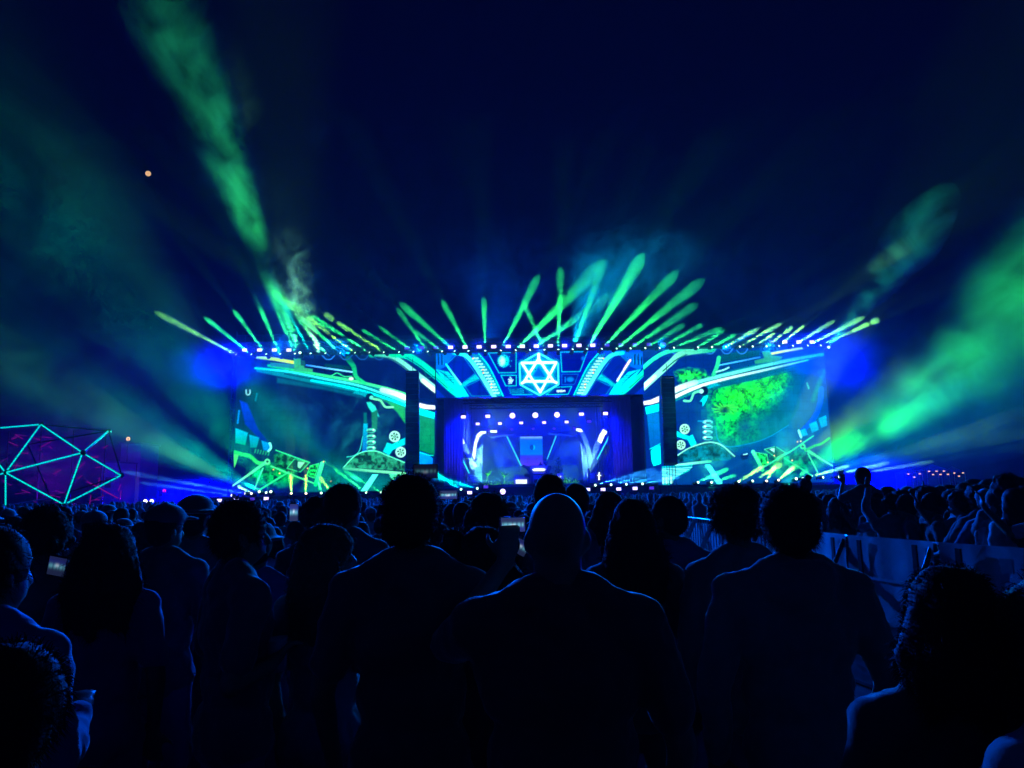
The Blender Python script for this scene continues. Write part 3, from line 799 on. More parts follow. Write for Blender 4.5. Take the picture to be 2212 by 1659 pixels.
SCR = dict(
    wl=Canvas(at(507, 769, Y0), at(940, 762, Y0), at(940, 1058, Y0), at(507, 1066, Y0)),
    wr=Canvas(at(1391, 754, Y0), at(1790, 746, Y0), at(1790, 1042, Y0), at(1391, 1048, Y0)),
    hd=Canvas(at(941.5, 761, Y0 - .02), at(1390, 754, Y0 - .02), at(1390, 853, Y0 - .02), at(941.5, 858, Y0 - .02)))
wing_left(SCR['wl']); wing_right(SCR['wr']); header(SCR['hd'])
for k, lab in (('wl', 'tall LED wing screen showing green mossy machinery, left of the stage opening'),
               ('wr', 'tall LED wing screen with a bright green jungle window, right of the stage opening'),
               ('hd', 'wide LED header screen above the stage opening with a glowing hexagon emblem')):
    r = empty('led_screen', (0, 0, 0)); tag(r, lab, 'led screen', 'LED screens of the main stage')
    SCR[k].build(r)

# ================================================================== the stage
zdeck = at(1165, 1046, Y0).z
xl, xr = at(941, 900, Y0).x, at(1390, 900, Y0).x
xL, xR = at(507, 900, Y0).x, at(1790, 900, Y0).x
zop = at(1165, 856, Y0).z - .1
ztop = at(1165, 757, Y0).z
stage = empty('stage', (0, Y0, 0))
tag(stage, 'huge dark concert stage structure with truss roof and blue lit opening', 'stage')


def sbox(name, x0, x1, y0, y1, z0, z1, mat):
    return MB().box(((x0 + x1) / 2, (y0 + y1) / 2 - Y0, (z0 + z1) / 2), (x1 - x0, y1 - y0, z1 - z0)).build(name, M[mat], stage)


sbox('stage_deck', xl - 1, xr + 1, 83.2, 108, zdeck - .25, zdeck, 'deck')
sbox('stage_fascia', xl - 1, xr + 1, 83.3, 83.5, 0, zdeck - .27, 'black_cloth')
sbox('wing_platform', xL - 2, xl - 1.05, 82.6, 84.7, 0, at(700, 1070, 83).z, 'black_cloth')
sbox('wing_platform', xr + 1.05, xR + 2, 82.6, 84.7, 0, at(1600, 1050, 83).z, 'black_cloth')
sbox('back_wall', xl - 1, xr + 1, 106, 106.3, zdeck, zop + 2, 'wall_cloth')
sbox('side_wall', xl - 1.2, xl - 1.0, 86, 106, zdeck, zop + 2, 'black_cloth')
sbox('side_wall', xr + 1.0, xr + 1.2, 86, 106, zdeck, zop + 2, 'black_cloth')
sbox('ceiling', xl - 1, xr + 1, 86, 106.3, zop + 2.05, zop + 2.3, 'black_cloth')
# pleated side curtains inside the opening
for s, x in ((-1, xl), (1, xr)):
    for j in range(5):
        vs, fs = [], []
        n = 22; x0 = x - s * (.3 + j * .25); Yc = 92.0 + j * 2.6; wd = 2.3
        for i in range(n + 1):
            u = i / n
            px = x0 - s * u * wd; py = Yc - Y0 + .13 * math.sin(u * 44)
            vs += [(px, py, zdeck), (px, py, zop + 1.9)]
        for i in range(n): fs.append((2 * i, 2 * i + 2, 2 * i + 3, 2 * i + 1))
        if j in (0, 2, 4):
            MB().add(vs, fs).build('side_curtain', M['wall_cloth'], stage)


def truss(name, p, q, h, w, bay, mat, parent, rad=.05):
    p = Vector(p) - Vector(parent.location); q = Vector(q) - Vector(parent.location)
    d = (q - p); L = d.length; d.normalize()
    up = Vector((0, 0, 1)) if abs(d.z) < .9 else Vector((0, 1, 0))
    side = d.cross(up).normalized(); up = side.cross(d)
    cs = [up * (h / 2 * a) + side * (w / 2 * b) for a in (1, -1) for b in (1, -1)]
    m = MB()
    for c in cs: m.tube([p + c, q + c], rad, 6)
    n = max(1, int(L / bay))
    for i in range(n):
        a = p + d * (L * i / n); b = p + d * (L * (i + 1) / n)
        for c0, c1 in ((0, 2), (1, 3), (0, 1)):
            u, v = (c0, c1) if i % 2 == 0 else (c1, c0)
            m.tube([a + cs[u], b + cs[v]], rad * .6, 5)
        m.tube([a + cs[0], a + cs[2]], rad * .6, 5); m.tube([a + cs[1], a + cs[3]], rad * .6, 5)
    return m.build(name, M[mat], parent)


truss('roof_truss', at(498, 761, 84.4), at(1792, 739, 84.4), .8, .8, 1.1, 'black_metal', stage, .06)
truss('roof_truss', at(498, 752, 87.5), at(1792, 730, 87.5), 1.0, 1.0, 1.2, 'black_metal', stage, .07)
for px in (505, 700, 1500, 1785):
    a = at(px, 900, 87); truss('tower_truss', (a.x, 87.4, 0), (a.x, 87.4, ztop + .3), .8, .8, 1.2, 'black_metal', stage, .06)
for Yt, zz in ((89.5, 1.0), (93.5, .2), (98, -.5)):
    truss('lamp_truss', (xl - .5, Yt, zop + .6 + zz * .2), (xr + .5, Yt, zop + .6 + zz * .2), .45, .45, .8, 'black_metal', stage, .035)
# dark scaffold wall that backs the left wing above the roof line
bk = MB(); a, b = at(512, 716, 90), at(662, 716, 90)
for i in range(9):
    x = a.x + (b.x - a.x) * i / 8; bk.tube([(x, 90 - Y0, 0), (x, 90 - Y0, a.z - (i % 2) * .4)], .05, 5)
for z in (ztop + .6, ztop + 1.5, a.z - .5): bk.tube([(a.x, 90 - Y0, z), (b.x, 90 - Y0, z)], .05, 5)
bk.build('scaffold', M['black_metal'], stage)

# ------------------------------------------------------------------ hanging speaker columns
for k, (pt, pb, lab) in enumerate((((891, 806), (891, 1012), 'tall dark column of hanging speakers in front of the left wing screen'),
                                   ((1428, 818), (1450, 1003), 'tall dark column of hanging speakers in front of the right wing screen'))):
    Ys = 80.5
    a, b = at(*pt, Ys), at(*pb, Ys)
    wd = 27 / F * Ys
    root = empty('speaker_column', (b.x, Ys, b.z)); tag(root, lab, 'speaker column', 'hanging speaker columns')
    n = 17; H = a.z - b.z
    proto = None
    for i in range(n):
        h = H / n
        bend = (1 - i / n) ** 2 * .35
        if proto is None:
            m = MB().box((0, 0, 0), (wd, .8, h * .93)).box((0, -.43, 0), (wd * .92, .05, h * .8))
            m.box((-wd * .5 - .02, -.1, 0), (.03, .5, h * .97)).box((wd * .5 + .02, -.1, 0), (.03, .5, h * .97))
            proto = m.mesh('speaker_box'); proto.materials.append(M['speaker'])
        o = link('speaker_box', proto, None, root); o.location = (0, bend, h * (i + .5)); o.rotation_euler = (-.02 * (n - i) * .6, 0, 0)
    MB().box((0, .1, H + .15), (wd * .95, .9, .14)).tube([(0, .1, H + .2), (0, .1, H + 1.6)], .03, 6).build('flying_frame', M['black_metal'], root)
    c = MB()
    for dx in (-.45, -.2, .1, .42): c.tube([(dx, .1, 0), (dx * 1.15 + random.uniform(-.1, .1), .15, -b.z + .3)], .03, 5)
    c.build('cable', M['black_metal'], root)

# ------------------------------------------------------------------ set pieces inside the opening
YS = 96.0
ZS = zdeck


def zpt(q, Y): return [at(*p, Y) for p in Z8(*q)]


def slab(name, q, Y, th, mat, parent):
    return MB().prism([p - Vector(parent.location) for p in zpt(q, Y)], th).build(name, M[mat], parent)


for s, lab in ((0, 'pointed claw shaped set piece with a bright curved arm on the left of the stage'),
               (1, 'pointed claw shaped set piece with a bright curved arm on the right of the stage')):
    root = empty('claw_set_piece', (at(1010 if s == 0 else 1280, 1040, YS).x, YS, ZS)); tag(root, lab, 'set piece', 'claw set pieces')
    if s == 0:
        slab('outer_spike', [(203, 172), (218, 190), (400, 560), (470, 640), (430, 650), (390, 620), (240, 270), (208, 210)], YS - .6, .5, 'set_dark', root)
        slab('spike_edge', [(205, 178), (214, 182), (392, 556), (378, 560), (236, 262)], YS - .66, .05, 'led_teal', root)
        slab('inner_blade', [(232, 128), (270, 128), (330, 205), (420, 400), (452, 470), (430, 520), (380, 420), (300, 270)], YS - .1, .45, 'set_paint', root)
        slab('blade_light', [(262, 205), (318, 190), (338, 250), (290, 268)], YS - .16, .05, 'led_white', root)
        slab('curved_arm', [(560, 122), (500, 122), (462, 150), (432, 240), (412, 380), (436, 430), (450, 380), (462, 270), (490, 190), (530, 155), (560, 150)], YS + .2, .6, 'set_paint', root)
        slab('arm_light', [(556, 128), (500, 128), (466, 158), (438, 245), (418, 375), (438, 418), (446, 370), (458, 262), (484, 186), (520, 150), (556, 146)], YS + .13, .06, 'led_white', root)
        slab('green_panel', [(455, 330), (527, 262), (515, 500), (520, 680), (470, 620), (440, 560)], YS + .5, .4, 'set_paint', root)
        slab('clasp', [(370, 400), (420, 395), (440, 440), (470, 470), (430, 540), (395, 500)], YS - .8, .2, 'set_paint', root)
        f = MB()
        for i in range(4):
            c = zpt([(432 + i * 6, 590 + i * 18)], YS - .7)[0] - Vector(root.location)
            f.tube([c + Vector((-.55, 0, .12)), c + Vector((.55, 0, -.1))], .13, 8)
        f.build('foot_roll', M['set_paint'], root)
    else:
        slab('outer_spike', [(1815, 165), (1800, 250), (1700, 440), (1650, 560), (1620, 600), (1640, 480), (1700, 340), (1780, 160)], YS - .6, .5, 'set_dark', root)
        slab('spike_edge', [(1812, 172), (1806, 215), (1700, 420), (1690, 410), (1790, 220)], YS - .66, .05, 'led_teal', root)
        slab('inner_blade', [(1752, 92), (1800, 95), (1806, 130), (1735, 280), (1690, 380), (1650, 420), (1640, 350), (1700, 190)], YS - .1, .45, 'set_paint', root)
        slab('blade_light', [(1758, 105), (1798, 130), (1740, 255), (1700, 225), (1722, 160)], YS - .16, .05, 'led_white', root)
        slab('curved_arm', [(1480, 92), (1530, 95), (1575, 150), (1620, 300), (1655, 420), (1640, 540), (1610, 500), (1590, 330), (1540, 180), (1512, 128), (1480, 122)], YS + .2, .6, 'set_paint', root)
        slab('arm_light', [(1482, 98), (1528, 100), (1550, 128), (1520, 132), (1482, 120)], YS + .13, .06, 'led_white', root)
        slab('green_panel', [(1522, 240), (1580, 330), (1612, 520), (1600, 660), (1560, 660), (1548, 480)], YS + .5, .4, 'set_paint', root)
        f = MB()
        for i in range(4):
            c = zpt([(1655 + i * 4, 560 + i * 16)], YS - .7)[0] - Vector(root.location)
            f.tube([c + Vector((-.5, 0, -.1)), c + Vector((.5, 0, .1))], .13, 8)
        f.build('foot_roll', M['set_paint'], root)

# centre back screen with the crescent
C = Canvas(*[at(*p, 103.0) for p in Z8((905, 180), (1138, 178), (1138, 482), (905, 484))], step=.07)
C.base((0, 44, 190))
C.poly(Z8((900, 170), (1145, 170), (1145, 215), (900, 215)), (120, 170, 220), 2, (0, 90, 210))
C.poly(Z8((900, 205), (1145, 205), (1145, 370), (900, 370)), (0, 78, 210), 2, (0, 110, 205))
C.ell(Z8((1030, 290))[0], (28 * .2108, 30 * .2108), (0, 20, 110), .8); C.ell(Z8((1044, 292))[0], (14 * .2108, 24 * .2108), (0, 215, 235), .9)
C.ell(Z8((1030, 290))[0], (16 * .2108, 27 * .2108), (0, 20, 110), .8)
C.poly(Z8((900, 372), (1145, 372), (1145, 490), (900, 490)), (40, 40, 190), 1, (70, 40, 190), tex=lambda p: .8 + .4 * value_noise(p, 4, 8))
r = empty('led_screen', (0, 0, 0)); tag(r, 'small LED screen with a crescent planet at the back of the stage', 'led screen', 'LED screens of the main stage')
C.build(r, back=.25)

# canopy arch of the backdrop, light strips, side flats
root = empty('backdrop_frame', (at(1148, 1040, 101).x, 101, ZS)); tag(root, 'dark V shaped backdrop frame with thin cyan light strips behind the booth', 'set piece')
for q in ([(765, 180), (778, 178), (925, 480), (912, 484)], [(1272, 170), (1282, 172), (1188, 415), (1178, 412)]): slab('light_strip', q, 100.9, .06, 'led_teal', root)
for q in ([(715, 180), (764, 182), (910, 486), (860, 486)], [(870, 182), (905, 182), (905, 320), (890, 300)], [(1283, 172), (1330, 176), (1240, 420), (1190, 414)]): slab('frame_beam', q, 101.0, .5, 'set_dark', root)
for q in ([(600, 190), (700, 166), (842, 152), (846, 164), (720, 180), (604, 196)], [(1198, 150), (1320, 152), (1440, 170), (1438, 178), (1320, 164), (1200, 160)]): slab('canopy_edge', q, 99.5, .25, 'set_paint', root)
for q in ([(540, 130), (845, 150), (720, 172), (600, 184)], [(1200, 146), (1490, 108), (1500, 150), (1440, 166), (1320, 150)]): slab('canopy', q, 99.8, .6, 'set_dark', root)
for q in ([(620, 240), (860, 240), (860, 480), (650, 490)], [(1240, 240), (1520, 230), (1500, 470), (1240, 470)]): slab('painted_flat', q, 102.2, .1, 'wall_cloth', root)
slab('sign_light', [(600, 116), (668, 116), (668, 138), (600, 138)], 98.6, .1, 'led_white', root)
for q in ([(690, 490), (905, 490), (905, 540), (690, 540)], [(1330, 474), (1500, 470), (1505, 660), (1330, 660)]): slab('low_wall', q, 99.0, .3, 'set_dark', root)

# DJ booth
YB = 93.5
bx = at(*Z8((1095, 660))[0], YB)
root = empty('dj_booth', (bx.x, YB, ZS)); tag(root, 'angular V shaped DJ booth with a glowing front bar at centre stage', 'dj booth')
slab('left_arm', [(918, 482), (945, 470), (1000, 492), (1040, 560), (1035, 660), (1010, 660), (1012, 575), (975, 510)], YB - .8, 1.2, 'set_dark', root)
slab('right_arm', [(1222, 478), (1195, 478), (1165, 545), (1165, 660), (1190, 660), (1192, 570), (1230, 500)], YB - .8, 1.2, 'set_dark', root)
slab('booth_top', [(1010, 480), (1195, 478), (1170, 560), (1040, 562)], YB - .6, 1.3, 'set_paint', root)
slab('front_bar', [(1030, 516), (1060, 508), (1140, 508), (1168, 514), (1150, 530), (1045, 532)], YB - .68, .06, 'led_white', root)
slab('front_panel', [(1042, 575), (1165, 573), (1165, 662), (1042, 662)], YB - .5, .3, 'set_paint', root)
slab('monitor', [(1048, 618), (1110, 618), (1110, 650), (1048, 650)], YB - .58, .05, 'plastic', root)
for k, (q, txt) in enumerate((([(845, 565), (1000, 600), (1000, 668), (845, 668)], 0), ([(1350, 548), (1200, 590), (1200, 640), (1350, 640)], 1))):
    o = empty('console_panel', at(*Z8(q[3])[0], YB + .4)); o.location.z = ZS
    tag(o, ('slanted console panel with glowing white bars beside the DJ booth', 'slanted console panel with a round white lamp beside the DJ booth')[k], 'console')
    slab('console_body', q, YB + .3, .5, 'set_paint', o)
    if k == 0:
        for i in range(9): slab('light_key', [(862 + i * 13, 622), (871 + i * 13, 622), (871 + i * 13, 640), (862 + i * 13, 640)], YB + .24, .04, 'led_white', o)
        slab('light_bar', [(862, 650), (975, 650), (975, 660), (862, 660)], YB + .24, .04, 'led_white', o)
        slab('light_bar', [(862, 632), (975, 634), (975, 640), (862, 640)], YB + .22, .015, 'led_white', o)
    else:
        c = at(*Z8((1296, 612))[0], YB + .2) - o.location
        MB().tube([c, c + Vector((0, .06, 0))], .24, 16).build('round_lamp', M['led_white'], o)
        c = at(*Z8((1322, 590))[0], YB + .2) - o.location
        MB().tube([c, c + Vector((0, .06, 0))], .07, 12).build('round_lamp', M['led_white'], o)
# round emblem disc by the right claw
o = empty('emblem_disc', (at(*Z8((1725, 640))[0], 94).x, 94, ZS)); tag(o, 'round disc with a pale cross mark beside the right claw', 'set piece')
c = at(*Z8((1722, 585))[0], 94) - o.location
MB().tube([c, c + Vector((0, .2, 0))], .62, 24).build('disc', M['set_dark'], o)
slab('disc_mark', [(1712, 545), (1722, 545), (1722, 575), (1738, 575), (1738, 582), (1720, 584), (1722, 625), (1708, 625), (1710, 585), (1698, 582), (1700, 574), (1710, 574)], 93.9, .04, 'led_white', o)
# stair to the left
o = empty('stage_stair', (at(*Z8((220, 650))[0], 92).x, 92, ZS)); tag(o, 'small metal stair beside the left claw on the stage', 'stair')
for i in range(9):
    p = at(*Z8((205 + i * 3, 650 - i * 20))[0], 92) - o.location
    MB().box(p, (1.0, .35, .06)).build('tread', M['steel'], o)

# potted palms and ferns across the stage front
def frond(m, base, az, L, droop, w, n=5):
    d = Vector((math.cos(az), math.sin(az), 0)); s = Vector((-d.y, d.x, 0))
    prev = None
    for i in range(n + 1):
        t = i / n
        p = base + d * (L * t * .85) + Vector((0, 0, L * (t * .95 - droop * t * t)))
        ww = w * math.sin(math.pi * min(1, .12 + t * .86)) + .004
        a, b = p - s * ww, p + s * ww
        if prev:
            m.add([prev[0], prev[1], b, a], [(0, 1, 2, 3)])
        prev = (a, b)


spots = [(575, 655, 2.6, 0), (745, 650, 2.3, 0), (640, 660, 1.3, 1), (520, 660, 1.4, 1), (700, 664, 1.2, 1), (800, 664, 1.5, 1), (880, 640, 1.5, 1), (930, 630, 1.7, 1),
         (1215, 640, 1.8, 1), (1260, 640, 1.5, 1), (1390, 650, 2.0, 1), (1440, 655, 1.7, 1), (1500, 655, 1.4, 1), (1545, 660, 1.2, 1), (1120, 470, 2.0, 2), (1300, 560, 3.4, 2)]
for i, (zx, zy, H, kd) in enumerate(spots):
    Yp = 95.2 + (i % 3) * .7 if kd < 2 else 98.5
    b = at(*Z8((zx, zy))[0], Yp); 
    o = empty('stage_palm' if kd == 0 else ('stage_shrub' if kd == 2 else 'stage_fern'), (b.x, Yp, ZS))
    tag(o, ('spiky palm with arching fronds on the left of the stage, %s' % ('nearer the claw' if i == 0 else 'nearer the booth') if kd == 0 else
            ('tall leafy stage shrub behind the booth' if i == 14 else 'broad rounded stage shrub to the right of the booth') if kd == 2 else
            'low green fern in the planting along the stage front, %s from the left' % ORD[sorted(s_[0] for s_ in spots if s_[3] == 1).index(zx)]), 'plant', 'plants along the stage front')
    m = MB(); rr = random.Random(i)
    nf = 16 if kd == 0 else (110 if kd == 2 else 34)
    for k in range(nf):
        if kd == 0: frond(m, Vector((0, 0, H * .45)), rr.uniform(0, 6.28), H * rr.uniform(.45, .7), rr.uniform(.35, .9), .07)
        elif kd == 1: frond(m, Vector((rr.uniform(-.6, .6), rr.uniform(-.3, .3), .1)), rr.uniform(0, 6.28), H * rr.uniform(.4, .8), rr.uniform(.2, .9), .06)
        else:
            th = rr.uniform(0, 6.28); z = rr.uniform(.25, 1) * H; rad = .9 * math.sin(math.pi * min(1, z / H * .9 + .08))
            frond(m, Vector((math.cos(th) * rad * rr.random(), math.sin(th) * rad * rr.random(), z)), th, .45, .6, .09, 3)
    m.build('leaves', M['leaf'], o)
    MB().tube([(0, 0, 0), (0, 0, H * (.5 if kd != 1 else .15))], [.09, .05], 7).build('trunk', M['set_dark'], o)
    MB().tube([(0, 0, -.0), (0, 0, .3)], [.22, .28], 12).build('planter', M['plastic'], o)

# ------------------------------------------------------------------ wash lamps with rectangular faces
WB = MB().box((0, .16, 0), (.62, .30, .44)).box((-.36, .14, .06), (.04, .1, .5)).box((.36, .14, .06), (.04, .1, .5)).box((0, .14, .34), (.76, .1, .05)).mesh('wash_body')
WB.materials.append(M['black_metal'])
WF = {}
for k in ('lens_blue', 'lens_dim'):
    WF[k] = MB().box((0, 0, 0), (.54, .03, .34)).mesh('wash_face'); WF[k].materials.append(M[k])
WR = MB().tube([(0, -.02, 0), (0, .02, 0)], .33, 18).mesh('wash_face'); WR.materials.append(M['lens_blue'])


def wash(px, py, Y, dim=False, rnd=False, s=1.0, group='', label=''):
    root = empty('wash_lamp', at(px, py, Y)); tag(root, label, 'stage lamp', group); root.scale = (s, s, s)
    link('wash_body', WB, None, root)
    o = link('wash_face', WR if rnd else WF['lens_dim' if dim else 'lens_blue'], None, root); o.location = (0, -.02, 0)
    return root


BLUE = (.0, .004, 1.0)
n = 0
for i, zx in enumerate((5, 128, 245, 367, 487, 604, 725, 845, 962, 1078, 1195, 1313, 1432, 1547, 1665, 1780, 1897, 2015, 2130)):
    px, py = Z2((zx, 148 - zx * .0145))[0]
    dim = zx < 300 or zx > 1600
    w = wash(px, py, 84.0, dim, False, 1.0, 'dim wash lamps on the roof truss' if dim else 'bright wash lamps on the roof truss',
             'dim violet wash lamp on the roof truss, %s %s of the header' % (ORD[i] if i < 3 else ORD[i - 14], 'from the left, left' if i < 3 else 'to the right, right') if dim else 'bright white blue wash lamp on the roof above the header, %s from the left' % ORD[i - 3])
    if not dim and i % 2 == 1:
        p = Vector(w.location) + Vector((0, -.25, 0)); spot('lamp_light', p, p + Vector((0, -20, -3)), 110, 3600, BLUE, 1, .2, w)
for zx in (235, 357, 478, 597):
    px, py = Z1((zx, 474))[0]; wash(px, py, 84.0, False, False, .95, 'wash lamps at the left end of the roof', 'white blue wash lamp at the left end of the roof truss, %s from the end' % ORD[(235, 357, 478, 597).index(zx)])
for zx in (1323, 1425, 1530, 1630):
    px, py = Z3((zx, 378))[0]; wash(px, py, 84.0, zx < 1400, False, .95, 'wash lamps at the right end of the roof', 'white blue wash lamp at the right end of the roof truss, %s from the end' % ORD[3 - (1323, 1425, 1530, 1630).index(zx)])
for i, (zx, zy) in enumerate(((473, 720), (676, 715), (880, 710), (1070, 706), (1250, 703), (1453, 697), (1652, 692))):
    px, py = Z2((zx, zy))[0]
    w = wash(px, py, 89.2, False, 1 < i < 5, 1.0, 'hanging wash lamps in the opening', 'glaring %s wash lamp in the top row hanging in the opening, %s from the left' % ('round' if 1 < i < 5 else 'square', ORD[i]))
    p = Vector(w.location) + Vector((0, -.3, 0)); spot('lamp_light', p, p + Vector((0, -20, -4)), 110, 7000, BLUE, 1, .2, w)
    p = Vector(w.location) + Vector((0, .5, -.2)); spot('lamp_light', p, p + Vector((0, 9, -7)), 120, 5200, (.0, .003, 1), 1, .2, w)
for i, (zx, zy) in enumerate(((592, 778), (776, 775), (953, 770), (1143, 767), (1330, 762), (1517, 758))):
    px, py = Z2((zx, zy))[0]
    w = wash(px, py, 93.2, zx > 1500, False, .85, 'second row of hanging wash lamps', 'smaller wash lamp in the second hanging row of the opening, %s from the left' % ORD[i])
for i, (zx, zy) in enumerate(((685, 826), (875, 823), (1052, 819), (1228, 817), (1392, 812))):
    px, py = Z2((zx, zy))[0]
    o = wash(px, py, 97.6, True, False, .6, 'deep row of small wash lamps', 'tiny flat wash lamp in the deepest row above the backdrop, %s from the left' % ORD[i])
for i, (zx, zy, d) in enumerate(((525, 1348, 0), (660, 1300, 1), (800, 1340, 0), (1505, 1322, 0), (1632, 1322, 0), (1762, 1318, 0), (1898, 1313, 0), (2035, 1310, 1))):
    px, py = Z2((zx, zy))[0]; wash(px, py, 82.3, bool(d), zx == 800, .9, 'wash lamps along the stage foot', 'white blue wash lamp along the foot of the stage opening, %s from the left' % ORD[i])
for px, py in ((474, 1081), (510, 1080), (545, 1078), (575, 1077)):
    wash(px, py, 82.3, px == 545, False, .9, 'wash lamps at the foot of the left wing', 'white violet wash lamp at the foot of the left wing, %s from the left' % ORD[(474, 510, 545, 575).index(px)])

# ------------------------------------------------------------------ beams from the roof
GREEN, YGREEN, CYANG = (.02, 1.0, .13), (.22, 1.0, .04), (.0, .75, .6)
BW = 215000.0
RB = [  # lamp px, end px, Ynear, brightness, colour, segments
    (510, 332, 672, 4, .55, YGREEN, ((0, 1),)), (543, 440, 684, 4, .8, GREEN, ((0, 1),)), (575, 503, 668, 4, .85, GREEN, ((0, 1),)),
    (605, 560, 662, 4, 1.0, GREEN, ((0, 1),)), (637, 608, 695, 3, 1.3, GREEN, ((0, 1),)), (671, 632, 692, 3, 1.1, CYANG, ((0, 1),)),
    (703, 645, 690, 3, 1.0, GREEN, ((0, 1),)), (735, 650, 685, 3, 1.0, GREEN, ((0, 1),)), (767, 662, 684, 3, .9, YGREEN, ((0, .5), (.53, 1))),
    (798, 672, 682, 3, .9, GREEN, ((0, .38), (.44, 1))), (829, 700, 678, 4, .6, YGREEN, ((0, .2), (.26, .8), (.84, 1))), (862, 745, 690, 4, .35, GREEN, ((0, .7),)),
    (893, 798, 690, 4, .3, GREEN, ((0, .8),)), (924, 826, 622, 5, .35, GREEN, ((0, .7),)), (955, 862, 690, 5, .3, GREEN, ((0, .7),)),
    (982, 862, 652, 5, .6, GREEN, ((0, 1),)), (1012, 955, 648, 5, .9, GREEN, ((0, 1),)), (1048, 1045, 641, 5, .8, GREEN, ((0, 1),)),
    (1082, 1165, 592, 6, .8, GREEN, ((0, 1),)), (1114, 1312, 560, 8, .7, GREEN, ((0, 1),)), (1145, 1330, 632, 8, .6, GREEN, ((0, 1),)),
    (1176, 1134, 660, 4, .8, GREEN, ((0, 1),)), (1206, 1211, 576, 6, 1.0, GREEN, ((0, 1),)), (1237, 1306, 562, 6, .8, GREEN, ((0, 1),)),
    (1268, 1392, 546, 7, 1.25, GREEN, ((0, 1),)), (1300, 1467, 583, 7, .9, GREEN, ((0, 1),)),
    (1332, 1524, 600, 8, .65, GREEN, ((0, 1),)), (1362, 1508, 655, 8, .4, GREEN, ((0, 1),)), (1394, 1480, 700, 6, .25, GREEN, ((0, 1),)),
    (1425, 1520, 700, 6, .25, GREEN, ((.2, 1),)), (1456, 1560, 708, 6, .3, GREEN, ((0, 1),)), (1508, 1565, 712, 5, .5, GREEN, ((0, 1),)), (1538, 1590, 722, 5, .5, GREEN, ((0, 1),)),
    (1568, 1640, 708, 5, .6, YGREEN, ((0, 1),)), (1598, 1690, 697, 5, .8, YGREEN, ((0, 1),)), (1626, 1683, 714, 4, 1.1, YGREEN, ((0, .85),)), (1656, 1712, 706, 5, .7, YGREEN, ((0, .6), (.65, 1))),
    (1683, 1738, 702, 4, 1.3, YGREEN, ((0, 1),)), (1713, 1803, 692, 5, .7, YGREEN, ((0, 1),)), (1745, 1870, 683, 6, .7, YGREEN, ((0, 1),)), (1773, 1898, 690, 6, .8, YGREEN, ((.55, .85), (.87, 1)))]
for i, (lx, ex, ey, dy, br, col, segs) in enumerate(RB):
    ly = 766 - (lx - 510) * .0158
    p, q = at(lx, ly, 83.6), at(ex, ey, 83.6 - dy)
    side = 'left' if lx < 900 else ('middle' if lx < 1400 else 'right')
    L = (q - p).length
    deg = 6.0 if side != 'middle' else (7.4 if lx not in (1268, 1114) else 9.0)
    r = moving_head(p, q, 'lens_green', 'moving head lamps along the roof edge, %s' % side, '%s from left on the %s roof edge, lamp throwing a %s beam' % (ORD[sum(1 for b in RB[:i] if ('left' if b[0] < 900 else ('middle' if b[0] < 1400 else 'right')) == side)], side, 'yellow green' if col == YGREEN else ('cyan' if col == CYANG else 'green')))
    beam(r, q, deg, BW * (1.0 if side == 'middle' else 1.7) * br * (L / 9.0) ** .8, col, segs)

# ------------------------------------------------------------------ lamps and beams at the stage foot
FB = [  # lamp px, py, end px, py, Ynear, brightness, colour, deg, lens
    (529, 1066, 262, 1018, 6, .5, (.05, .35, 1), 3.2, 'lens_white'), (500, 1070, 300, 1042, 6, .4, (.05, .35, 1), 3.0, 'lens_white'),
    (543, 1066, 514, 1050, 3, 1.1, YGREEN, 7, 'lens_white'), (575, 1064, 528, 1044, 3, .8, GREEN, 5, 'lens_green'),
    (629, 1066, 628, 1025, 2, 1.3, YGREEN, 11, 'lens_white'), (661, 1066, 660, 1028, 2, 1.0, YGREEN, 10, 'lens_white'), (694, 1065, 688, 1040, 2, 1.0, GREEN, 10, 'lens_green'),
    (716, 1063, 690, 1030, 3, .9, YGREEN, 8, 'lens_green'), (791, 1064, 722, 1012, 3, .8, GREEN, 6, 'lens_green'), (823, 1063, 742, 1016, 4, .6, GREEN, 5, 'lens_green'),
    (996, 1057, 905, 1000, 8, .8, (.0, .8, .55), 6, 'lens_green'), (1031, 1055, 925, 1026, 8, .7, (.0, .6, .7), 5, 'lens_green'),
    (1286, 1048, 1420, 1012, 8, .6, (.02, .3, 1), 4, 'lens_green'), (1320, 1047, 1440, 1016, 8, .6, (.02, .4, 1), 4, 'lens_green'), (1353, 1046, 1460, 1022, 8, .5, (.02, .4, 1), 4, 'lens_green'), (1388, 1045, 1470, 1030, 8, .4, (.02, .4, 1), 4, 'lens_green'),
    (1508, 1042, 1574, 1012, 5, .9, GREEN, 6, 'lens_green'), (1537, 1042, 1590, 1026, 5, .6, GREEN, 5, 'lens_green'),
    (1596, 1040, 1650, 1006, 5, 1.0, YGREEN, 6, 'lens_green'), (1626, 1039, 1690, 1002, 5, 1.0, YGREEN, 6, 'lens_green'), (1656, 1039, 1674, 1006, 3, 1.3, YGREEN, 9, 'lens_white'), (1682, 1037, 1716, 1008, 4, 1.2, YGREEN, 8, 'lens_white'),
    (1745, 1031, 1836, 1006, 6, .8, YGREEN, 5, 'lens_green'), (1778, 1031, 1922, 999, 7, .6, YGREEN, 4, 'lens_green'), (1812, 1030, 2020, 996, 8, .35, YGREEN, 3, 'lens_green')]
